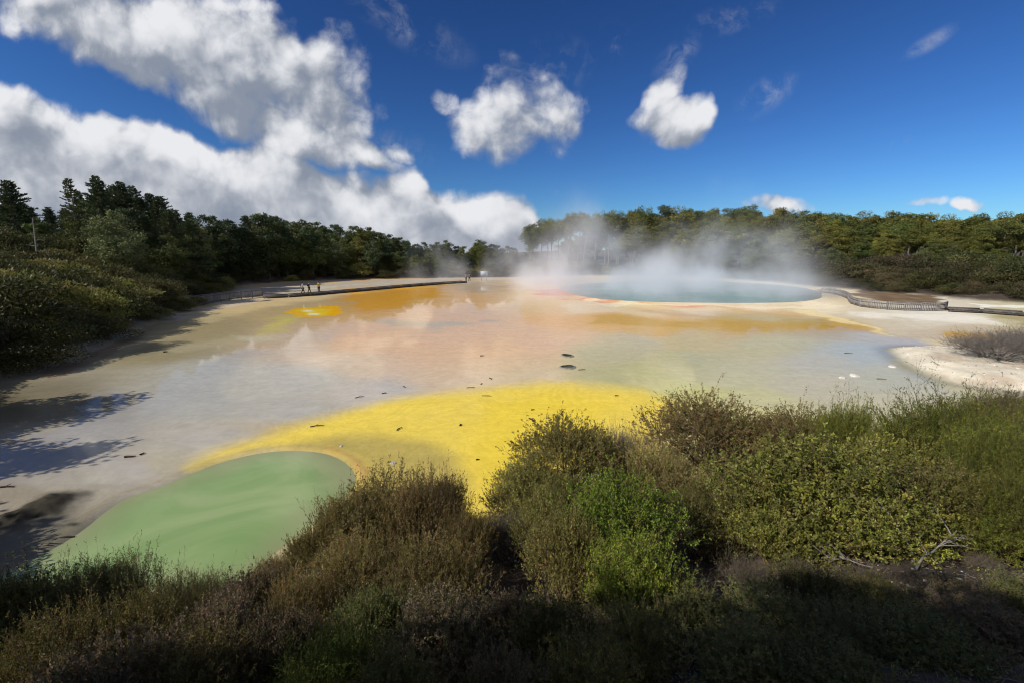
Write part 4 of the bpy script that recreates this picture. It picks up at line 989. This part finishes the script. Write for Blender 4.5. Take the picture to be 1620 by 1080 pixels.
def person(px, py, z0, rz, stride, arms, top, trousers, label, hair=(.02, .015, .012), pack=None, hat=None, H=1.72):
    """arms: per side (elbow, wrist) offsets from the shoulder; built facing +y"""
    x, y, _ = at(px, py, z0); e = empty('person', (x, y, z0), rz); k = H/1.72
    J = dict(pel=(0, 0, .93), sp=(0, .01, 1.12), ch=(0, .015, 1.32), nk=(0, .02, 1.48), hd0=(0, .045, 1.56), hd=(0, .045, 1.655))
    V = [J['pel'], J['sp'], J['ch'], J['nk'], J['hd0'], J['hd']]; Rr = [(.155, .11), (.135, .10), (.165, .11), .055, .078, .082]
    E = [(0, 1), (1, 2), (2, 3), (3, 4), (4, 5)]
    legs, armj = [], []
    for sg in (-1, 1):
        st = stride*sg; hip = (sg*.095, 0, .88); kn = (sg*.10, st*.22+.05, .50); an = (sg*.105, st*.46-.05*abs(stride), .10); toe = (sg*.12, st*.46+.15, .035)
        i = len(V); V += [hip, kn, an, toe]; Rr += [.088, .058, .040, (.042, .032)]; E += [(0, i), (i, i+1), (i+1, i+2), (i+2, i+3)]; legs.append((hip, kn, an))
        sh = np.array((sg*.185, .01, 1.42)); el, wr = arms[0 if sg < 0 else 1]; el = sh+np.array(el); wr = sh+np.array(wr); hn = wr+(wr-el)*.32
        i = len(V); V += [tuple(sh), tuple(el), tuple(wr), tuple(hn)]; Rr += [.056, .042, .030, (.038, .020)]; E += [(2, i), (i, i+1), (i+1, i+2), (i+2, i+3)]; armj.append((tuple(sh), tuple(el), tuple(wr)))
        # five fingers
        d = norm(wr-el); sd_ = norm(np.cross(d, np.array((0, 0, 1.))+.01))
        for f_ in range(5):
            b = hn+sd_*(.014*(f_-1.5)) if f_ < 4 else wr+d*.03+sd_*-.03
            l = (.055, .075, .08, .07, .05)[f_]; t1 = b+d*l*.6; t2 = t1+d*l*.4+np.array((0, 0, -.012)); i0 = len(V)
            V += [tuple(b), tuple(t1), tuple(t2)]; Rr += [.009, .0085, .007]; E += [(i+3 if f_ < 4 else i+2, i0), (i0, i0+1), (i0+1, i0+2)]
    # nose
    i0 = len(V); V += [(0, .135, 1.645)]; Rr += [.016]; E += [(5, i0)]
    sc = lambda P: [tuple(np.array(p)*k) for p in P]
    body = skin_mesh('body', sc(V), E, [r if isinstance(r, tuple) else r for r in Rr], M_SKIN, np.array((.45, .28, .20)), e, 1)
    V = [(0, 0, .90), J['sp'], J['ch'], (0, .02, 1.455)]; Rr = [(.175, .13), (.155, .12), (.185, .13), .07]; E = [(0, 1), (1, 2), (2, 3)]
    for a in armj:
        i = len(V); el, wr = np.array(a[1]), np.array(a[2]); V += [a[0], a[1], tuple(el*.12+wr*.88)]; Rr += [.072, .056, .044]; E += [(2, i), (i, i+1), (i+1, i+2)]
    skin_mesh('jacket', sc(V), E, Rr, M_CLOTH, np.array(top), e, 1)
    V = [(0, 0, .93)]; Rr = [(.165, .12)]; E = []
    for l in legs:
        i = len(V); V += [l[0], l[1], l[2]]; Rr += [.104, .074, .058]; E += [(0, i), (i, i+1), (i+1, i+2)]
    skin_mesh('trousers', sc(V), E, Rr, M_CLOTH, np.array(trousers), e, 1)
    V = [(0, .0, 1.60), (0, .02, 1.72), (0, .09, 1.735)]; skin_mesh('hat' if hat else 'hair', sc(V), [(0, 1), (1, 2)], [.075, .092, .05] if not hat else [.085, .095, .07], M_CLOTH, np.array(hat or hair), e, 1)
    if pack: skin_mesh('backpack', sc([(0, -.17, 1.06), (0, -.20, 1.22), (0, -.17, 1.40)]), [(0, 1), (1, 2)], [(.14, .09), (.16, .11), (.12, .07)], M_CLOTH, np.array(pack), e, 1)
    return tag(e, label, 'person', None)
ZD = .335
hang = ((-.04, .02, -.30), (-.03, .10, -.56)); hang2 = ((.04, -.04, -.30), (.03, .02, -.57))
cam_l = ((-.06, .14, -.24), (.08, .34, .02)); cam_r = ((.06, .14, -.24), (-.08, .34, .02))
person(479.5, 465.6, ZD, -1.35, .55, (hang, hang2), (.62, .60, .57), (.018, .018, .022), 'person in a white top with a black bag, walking on the boardwalk', pack=(.02, .02, .022))
person(489.5, 464.6, ZD, -1.3, .5, (hang, hang2), (.02, .017, .022), (.018, .016, .02), 'person all in black, walking in the middle of the three on the boardwalk', pack=(.05, .04, .055))
person(505.0, 463.4, ZD, 2.7, .15, (cam_l, cam_r), (.42, .30, .045), (.025, .022, .03), 'person in a yellow jacket and dark trousers holding a camera up on the boardwalk', hat=(.03, .025, .02))
person(737.5, 446.0, ZD, .3, .2, (hang, hang2), (.26, .24, .24), (.09, .085, .09), 'faint person in grey standing at the end of the boardwalk near the sign')
person(742.5, 445.6, ZD, -.6, .3, (hang, hang2), (.10, .09, .10), (.06, .055, .06), 'faint darker person beside the one in grey at the end of the boardwalk')
x, y, _ = at(505, 463.4, ZD); g = Geo(); a = 2.7
g.box((0, 0, 0), (.13, .07, .09), np.array((.015, .015, .017))); g.tubes(np.array([[(0, .03, 0), (0, .07, 0), (0, .11, 0)]]), np.array([[.035, .035, .032]]), np.array((.02, .02, .02)), 10)
co = link('camera_body', g.mesh('camera_body', M_CLOTH)); co.location = (x-math.sin(a)*.40, y+math.cos(a)*.40, ZD+1.46); co.rotation_euler = (0, 0, a)
tag(co, 'small black camera held up by the person in yellow', 'camera')

# ------------------------------------------------------------------ sticks and stones lying on the flat
def stick(px, py, Lpx, ang, label, thick=.03, col=(.05, .040, .032), fork=True, seed=0, z=0.0):
    r = RS(seed+int(px)); x, y, _ = at(px, py, z); z = ground_z(x, y); d = np.linalg.norm((x, y, CAMH)); l = Lpx/FPX*d*.85; thick *= .75
    t = np.linspace(0, 1, 6); P = np.stack([(t-.5)*l, np.cumsum(r.normal(size=6))*l*.03, thick*.7+abs(np.sin(t*3))*l*.05], 1); g = Geo()
    g.tubes(P[None], (thick*(1-.6*t))[None], np.array(col), 6)
    if fork:
        for k in (2, 3):
            q = P[k]; a = r.choice((-1, 1))*.7; tt = np.linspace(0, 1, 4)
            g.tubes(np.stack([q[0]+tt*l*.3*math.cos(a), q[1]+tt*l*.3*math.sin(a), q[2]+tt*l*.10], 1)[None], (thick*.6*(1-.7*tt))[None], np.array(col), 5)
    o = link('stick', g.mesh('stick', M_BARK)); o.location = (x, y, z); o.rotation_euler = (0, 0, ang); return tag(o, label, 'stick')
stick(842, 664, 15, 1.9, 'dark thick broken branch upright-looking on the yellow crust, biggest of the sticks there', .06)
stick(632, 678, 15, 1.2, 'short dark stick on the dull olive part below the yellow band', .035, fork=False)
stick(502, 674, 22, .25, 'forked brown twig lying along the lower side of the yellow arc', .03)
stick(207, 722, 14, .2, 'thin dark stick on the grey crust above the green pool', .05, fork=False)
stick(226, 718, 7, 1.1, 'tiny forked twig beside the thin dark stick on the grey crust', .04)
stick(106, 851, 15, .35, 'dark log floating near the shaded end of the green pool', .06, fork=False, z=-.05).location.z = -.07
stick(569, 628, 16, .6, 'slim twig on the grey crust above the left yellow arc', .025)
stick(639, 612, 10, -1.0, 'small bent twig on the grey crust, second from the slim one', .03)
stick(608, 622, 9, .5, 'very small twig between two others on the grey crust', .03)
stick(745, 613, 16, .1, 'tangle of thin twigs on pale crust just above the yellow', .025)
stick(776, 599, 12, -1.2, 'short dark twig standing out on the pale peach crust', .035)
stick(762, 607, 7, 1.1, 'tiny twig next to the short dark one on pale peach crust', .03)
stick(770, 626, 18, -.1, 'pale brown twig at the upper rim of the yellow', .022)
stick(763, 563, 8, .1, 'dark speck of wood in the middle of the peach water', .05, fork=False)
stick(729, 672, 9, 1.4, 'greyish upright twig on the lower part of the yellow', .04)
stick(756, 727, 6, .3, 'small black chip of wood low on the yellow ground', .04, fork=False)
stick(843, 648, 7, .3, 'small dark chip just above the biggest branch on the yellow', .035, fork=False)
stick(976, 626, 7, 0, 'dark chip at the pale right end of the yellow', .04, fork=False)
stick(921, 585, 14, .05, 'thin dark twig beside the lower of two dark vents', .03)
stick(1343, 559, 12, -.2, 'thin dark twig in the pale water off the white spit', .03, fork=False)
stick(1395, 600, 12, -.35, 'thin twig near the dark rim of the white spit', .03, fork=False)
stick(12, 770, 16, .2, 'dark forked branch on the shaded crust at the picture edge', .035)
stick(262, 557, 5, .3, 'dark stub of wood in the water by the reflected white streaks', .07, fork=False)
def stone(px, py, wpx, label, col=(.62, .58, .52), name='stone', seed=1):
    x, y, _ = at(px, py); d = np.linalg.norm((x, y, CAMH)); rr = wpx/FPX*d/2*.75; r = RS(seed+int(px))
    bm = bmesh.new(); bmesh.ops.create_icosphere(bm, subdivisions=3, radius=1)
    for v in bm.verts:
        c = v.co; n = vnoise(np.array([c.x*1.7+px]), np.array([c.y*1.7+c.z*1.3]))[0]; v.co = c*(.72+.55*n); v.co.z *= .45
    me = bpy.data.meshes.new(name); bm.to_mesh(me); bm.free(); a = me.attributes.new('tint', 'FLOAT_COLOR', 'POINT'); cc = np.ones((len(me.vertices), 4), np.float32); cc[:, :3] = col; a.data.foreach_set('color', cc.ravel()); me.materials.append(M_ROCK)
    for p in me.polygons: p.use_smooth = True
    o = link(name, me); o.location = (x, y, ground_z(x, y)+.0); o.scale = (rr, rr*1.2, rr); o.rotation_euler = (0, 0, r.rand()*6); return tag(o, label, 'stone')
M_ROCK = mat_tint('rock', .9, 4., .35)
stone(1332, 597, 10, 'white stone in the pale water, smaller of two near the bank')
stone(1353, 594, 15, 'white flat stone in the pale water, longer of two near the bank')
stone(1412, 580, 10, 'white flat stone close to the rim of the white spit')
stone(540, 705, 7, 'small white stone on the orange rim of the green pool', (.5, .46, .4))
stone(622, 732, 12, 'pale flat stone in the dull patch under the yellow', (.45, .45, .38))
# boiling vents: two dark holes with a raised lip
def vent(px, py, wpx, label, wcol):
    x, y, _ = at(px, py); rr = wpx/FPX*np.linalg.norm((x, y, CAMH))/2; r = RS(int(px+py)); n = 40
    th = np.arange(n)*2*math.pi/n; wob = 1+.13*np.sin(th*2+r.rand()*6)+.08*np.sin(th*3+r.rand()*6)+.05*r.rand(n)
    prof = [(1.55, -.02), (1.25, .035), (1.05, .07), (.95, .06), (.80, -.0), (.62, -.02)]
    V = []; 
    for k, (q, z) in enumerate(prof):
        V += [(rr*q*w*c, rr*q*w*s*1.15, z) for w, c, s in zip(wob, np.cos(th), np.sin(th))]
    Qd = [(k*n+i, k*n+(i+1) % n, (k+1)*n+(i+1) % n, (k+1)*n+i) for k in range(len(prof)-1) for i in range(n)]
    e = empty('mud_vent', (x, y, ground_z(x, y)+.015))
    cc = np.repeat(np.array([(.36, .33, .24), (.28, .26, .19), (.12, .12, .09), (.05, .055, .04), (.03, .03, .026), (.03, .03, .026)]), n, axis=0)
    link('rim', mesh_np('rim', V, np.array(Qd)[:, ::-1], cc, None, M_ROCK, True), e)
    bm = bmesh.new(); bm.faces.new([bm.verts.new((rr*.82*w*c, rr*.82*w*s*1.15, .012)) for w, c, s in zip(wob, np.cos(th), np.sin(th))]); me = bpy.data.meshes.new('vent_water'); bm.to_mesh(me); bm.free()
    me.materials.append(mat_water('vent_water', wcol, np.array(wcol)*.6, 3., .08, .1)); link('vent_water', me, e)
    return tag(e, label, 'mud vent')
vent(897, 563, 14, 'dark water-filled vent hole in the pale crust, the upper blacker one of two', (.022, .024, .022))
vent(898, 581, 17, 'dark greenish vent hole in the pale crust, the lower one of two', (.10, .105, .07))

# ------------------------------------------------------------------ dead branches on the soil
def dead_branch(px, py, z, Lm, seed, label, rz=0.0, tilt=.35, thick=.022, col=(.36, .33, .30), nb=6):
    x, y, _ = at(px, py, z)
    for _ in range(6): z = ground_z(x, y); x, y, _ = at(px, py, z)
    r = RS(seed); g = Geo(); t = np.linspace(0, 1, 9)
    P = np.stack([t*Lm, np.cumsum(r.normal(size=9))*.03*Lm, t*Lm*tilt+np.sin(t*4)*.04*Lm], 1); g.tubes(P[None], (thick*(1-.75*t))[None], np.array(col), 7)
    for k in range(nb):
        s_ = .2+.7*r.rand(); q = np.array([np.interp(s_, t, P[:, i]) for i in range(3)]); l = Lm*(.25+.35*r.rand()); a = r.choice((-1, 1))*(.4+.6*r.rand()); tt = np.linspace(0, 1, 6)
        b = np.stack([q[0]+tt*l*math.cos(a), q[1]+tt*l*math.sin(a)+np.cumsum(r.normal(size=6))*.02*l, q[2]+tt*l*(.1+.5*r.rand())], 1); g.tubes(b[None], (thick*.55*(1-.75*tt))[None], np.array(col)*(.8+.3*r.rand()), 5)
        for m in range(2):
            u = .3+.6*r.rand(); q2 = np.array([np.interp(u, tt, b[:, i]) for i in range(3)]); a2 = a+r.choice((-1, 1))*.7; l2 = l*.4
            g.tubes(np.stack([q2[0]+tt*l2*math.cos(a2), q2[1]+tt*l2*math.sin(a2), q2[2]+tt*l2*.3*r.rand()], 1)[None], (thick*.28*(1-.7*tt))[None], np.array(col)*(.75+.3*r.rand()), 4)
    o = link('dead_branch', g.mesh('dead_branch', M_BARK)); o.location = (x, y, z+.03); o.rotation_euler = (0, 0, rz); return tag(o, label, 'dead branch')
dead_branch(1455, 905, 2.4, .95, 3, 'pale forked dead branch pointing up right from the bare soil, the longest', .45, .5, .020, (.24, .215, .19))
dead_branch(1452, 890, 2.4, .65, 4, 'pale dead branch standing almost upright beside the longest one', 2.0, 1.1, .014, (.24, .215, .19))
dead_branch(1440, 880, 2.5, .9, 5, 'grey dead branch lying down towards the yellow-green bush, many thin twigs', 2.7, .25, .016, (.27, .24, .22), 10)
dead_branch(1380, 900, 2.3, .7, 6, 'thin grey dead branch lying flat on the dry heath', 2.9, .1, .012, (.27, .24, .22), 8)
dead_branch(1545, 885, 2.4, .8, 8, 'reddish dead twig lying across the pebbly soil', .1, .15, .010, (.16, .09, .05), 6)
dead_branch(870, 860, 1.6, 1.1, 9, 'bare slanting branch sticking out of the dark gap', .9, 1.2, .014, (.26, .21, .17), 7)
dead_branch(760, 880, 1.4, .9, 10, 'dry twiggy branch hanging into the black hollow', .2, .3, .012, (.24, .19, .14), 9)

# ------------------------------------------------------------------ ground cover of the near bank
def ground_cover():
    r = RS(90); n = 26000
    Y = r.uniform(1.2, 16, n); X = r.uniform(-1.25, 1.25, n)*(Y+1.5); ok = (Y < yshore(X)-.3) & (np.hypot(X, Y) < 17)
    dens = fbm(X*.7+5, Y*.7+2, 3); soil = np.exp(-(((X-6.6)/1.6)**2+((Y-5.6)/1.0)**2)) + .8*np.exp(-(((X-3.3)/.8)**2+((Y-6.2)/.5)**2))
    ok &= (r.rand(n) < np.clip((dens-.25)*2.2, .1, 1)*(1-.93*np.clip(soil, 0, 1)))
    X, Y = X[ok], Y[ok]; Z = terrain(X, Y); N = len(X); f = Geo()
    D = norm(rand_dir(r, N)*.55+np.array((0, 0, .8))); Lh = .10+.30*r.rand(N)**2
    P0 = np.stack([X, Y, Z-.02], 1); t = np.linspace(0, 1, 4)
    P = P0[:, None]+D[:, None]*Lh[:, None, None]*t[None, :, None]+np.array((0, 0, -.15))*(Lh[:, None, None]*(t*t)[None, :, None])
    f.tubes(P, .003*(1-.7*t)[None]*np.ones((N, 1)), pick(r, BR_BROWN+[(.10, .06, .035)], N), 3)
    per = 7; ii = np.repeat(np.arange(N), per); u = .2+.8*r.rand(len(ii)); p = P0[ii]+D[ii]*(Lh[ii]*u)[:, None]+np.array((0, 0, -.15))*(Lh[ii]*u*u)[:, None]
    out = norm(D[ii]*.5+rand_dir(r, len(ii))); sd_ = norm(np.cross(out, rand_dir(r, len(ii)))); cl = np.where((dens[ok] > .5)[:, None], pick(r, PAL['dusk'], N), pick(r, PAL['dark']+PAL['olive'], N))
    f.leaves(p, out, sd_, .03*(.6+.8*r.rand(len(ii))), .013, cl[ii]*(.7+.6*r.rand(len(ii), 1)), .55)
    o = link('undergrowth', f.mesh('undergrowth', M_LEAF)); tag(o, 'low dull undergrowth of sprigs and seedlings covering the near bank', None, None, 'stuff')
    # fallen twigs
    n = 5200; Y = r.uniform(2, 13, n); X = r.uniform(-1.1, 1.25, n)*(Y+1.5); ok = Y < yshore(X); X, Y = X[ok], Y[ok]; N = len(X); Z = terrain(X, Y); a = r.rand(N)*6.28; l = .06+.28*r.rand(N)**2
    t = np.linspace(-.5, .5, 4); e = np.stack([np.cos(a), np.sin(a), 0*a], 1)
    P = np.stack([X, Y, Z], 1)[:, None]+e[:, None]*l[:, None, None]*t[None, :, None]; P[:, :, 2] = terrain(P[:, :, 0].ravel(), P[:, :, 1].ravel()).reshape(N, 4)+.012+.02*r.rand(N, 1)
    g = Geo(); g.tubes(P, (.003+.005*r.rand(N)**2)[:, None]*np.array((1, .9, .8, .5))[None], pick(r, BR_GREY+BR_BROWN, N), 4)
    o = link('twig_litter', g.mesh('twig_litter', M_BARK)); tag(o, 'fallen dry twigs strewn over the soil of the near bank', None, None, 'stuff')
    # pebbles: on the soil, on the spit and along the pool shore
    bm = bmesh.new(); bmesh.ops.create_icosphere(bm, subdivisions=1, radius=1); iv = np.array([v.co[:] for v in bm.verts]); fc = np.array([[v.index for v in q.verts] for q in bm.faces]); bm.free()
    pts = []
    n = 700; X = 6.6+1.7*r.normal(size=n); Y = 5.7+.9*r.normal(size=n); pts.append((X, Y, .007+.026*r.rand(n)**4, .14, .36))
    n = 140; X = 3.4+.6*r.normal(size=n); Y = 6.2+.4*r.normal(size=n); pts.append((X, Y, .010+.03*r.rand(n)**3, .20, .40))
    n = 2600; b = SPIT; X = r.uniform(18, 34, n); Y = r.uniform(19, 33, n); k = sdist(SPIT, X, Y) > .05; pts.append((X[k], Y[k], .012+.045*r.rand(k.sum())**3, .22, .72))
    n = 420; X = r.uniform(-6.5, -3.2, n); Y = 8.0+.45*r.normal(size=n); k = Y < yshore(X)+.1; pts.append((X[k], Y[k], .015+.06*r.rand(k.sum())**3, .35, .65))
    V, Fq, C = [], [], []; off = 0
    for X, Y, s_, lo, hi in pts:
        Z = terrain(X, Y)
        for x, y, z, q in zip(X, Y, Z, s_):
            sc = q*r.uniform(.7, 1.3, 3); sc[2] *= .7; V.append(iv*sc*(.85+.3*r.rand(len(iv), 1))+np.array((x, y, z+q*.2))); Fq.append(fc+off); off += len(iv)
            C.append(np.repeat((np.array((1, .94, .86))*r.uniform(lo, hi))[None], len(iv), 0))
    o = link('gravel', mesh_np('gravel', np.concatenate(V), np.concatenate(Fq), np.concatenate(C), None, M_ROCK)); tag(o, 'pale pebbles strewn on soil and white spit', None, None, 'stuff')
ground_cover()

# ------------------------------------------------------------------ steam over the hot pool
def steam(name, lo, hi, prof, dens, fall, label, soft=10.0, scale=.085, ymid=None, yw=None, drift=(-.35, 0), thr=.46, low=0.0):
    """a closed box of vapour; prof: (x, steam height) along the pool"""
    bm = bmesh.new(); bmesh.ops.create_cube(bm, size=1); me = bpy.data.meshes.new(name); bm.to_mesh(me); bm.free()
    o = link(name, me); o.location = [(a+b)/2 for a, b in zip(lo, hi)]; o.scale = [b-a for a, b in zip(lo, hi)]
    m = bpy.data.materials.new(name); m.use_nodes = True; nt = NT(m.node_tree); nt.n.clear(); out = nt.new('ShaderNodeOutputMaterial')
    P = nt.new('ShaderNodeNewGeometry').outputs['Position']; x, y, z = nt.sep(P)
    xs = nt.m('SUBTRACT', x, nt.m('MULTIPLY', z, drift[0]))
    wv = nt.vm('SUBTRACT', nt.noise(P, scale*.6, 2, .5, out=1), (.5, .5, .5)); Pw = nt.vm('ADD', P, nt.vm('SCALE', wv, scale=5.0))
    f = nt.noise(nt.vm('MULTIPLY', Pw, (1., .8, .75)), scale, 5, .62)
    Hs = nt.curve(xs, prof, prof[0][0], prof[-1][0], 0, 20)
    zz = nt.m('DIVIDE', z, nt.m('MAXIMUM', nt.m('MULTIPLY', Hs, nt.m('ADD', .35, nt.m('MULTIPLY', f, 1.5))), .2))
    base = nt.mapr(zz, 1.25, .0)
    puff = nt.mapr(f, thr-.07, thr+.16)
    d = nt.m('MULTIPLY', nt.m('POWER', base, fall), nt.m('ADD', .05, puff))
    if low: d = nt.m('ADD', d, nt.m('MULTIPLY', nt.m('MULTIPLY', nt.mapr(z, 4.2, 0.), nt.mapr(y, 65, 86)), nt.m('MULTIPLY', nt.m('ADD', .5, puff), low)))
    yc, yh = ymid, yw
    d = nt.m('MULTIPLY', d, nt.mapr(nt.m('ABSOLUTE', nt.m('SUBTRACT', y, yc)), yh, yh*.55))
    d = nt.m('MULTIPLY', d, nt.m('MULTIPLY', nt.mapr(x, lo[0], lo[0]+soft), nt.mapr(x, hi[0], hi[0]-soft)))
    d = nt.m('MULTIPLY', d, dens)
    v = nt.new('ShaderNodeVolumePrincipled'); v.inputs['Color'].default_value = (.93, .955, 1.0, 1); v.inputs['Anisotropy'].default_value = -.1; nt.put(v.inputs['Density'], d)
    nt.l.new(v.outputs[0], out.inputs['Volume']); me.materials.append(m); m.cycles.volume_step_rate = 1.0
    return tag(o, label, None, None, 'stuff')
steam('steam', (-2, 58, -.3), (54, 112, 19), [(-2, 4), (3, 8), (10, 11), (16, 13), (22, 12), (27, 7), (32, 6), (36, 10), (40, 14), (44, 8), (48, 3.0), (54, 1.5)],   .11, 1.35, 'white steam drifting over the hot teal pool', ymid=84, yw=26, thr=.5, low=.62, scale=.10)
steam('steam_wisp', (-9, 92, -.3), (6, 112, 19), [(-9, 3), (-4, 9), (-1, 17), (2, 17), (4, 9), (6, 4)], .08, .7, 'thin column of steam rising by the sign', 4.0, .11, 102, 9, (-.1, 0), .5)
steam('steam_wisp', (-26, 92, -.3), (-8, 116, 12), [(-26, 3), (-20, 7), (-16, 8), (-11, 6), (-8, 3)], .06, 1.0, 'faint steam before the far wood left of the sign', 5.0, .11, 104, 11, (-.2, 0), .52)
# ------------------------------------------------------------------ render settings
scene.cycles.use_denoising = True
scene.view_settings.view_transform = 'Standard'; scene.view_settings.look = 'None'
scene.view_settings.exposure = 0.0; scene.view_settings.gamma = 1.0
scene.cycles.max_bounces = 6; scene.cycles.diffuse_bounces = 3; scene.cycles.glossy_bounces = 3; scene.cycles.transmission_bounces = 3; scene.cycles.volume_bounces = 2; scene.cycles.transparent_max_bounces = 8
scene.cycles.sample_clamp_indirect = 4.0
scene.cycles.pixel_filter_type = 'BLACKMAN_HARRIS'; scene.cycles.filter_width = 1.1
scene.cycles.use_adaptive_sampling = False
scene.cycles.denoising_prefilter = 'ACCURATE'
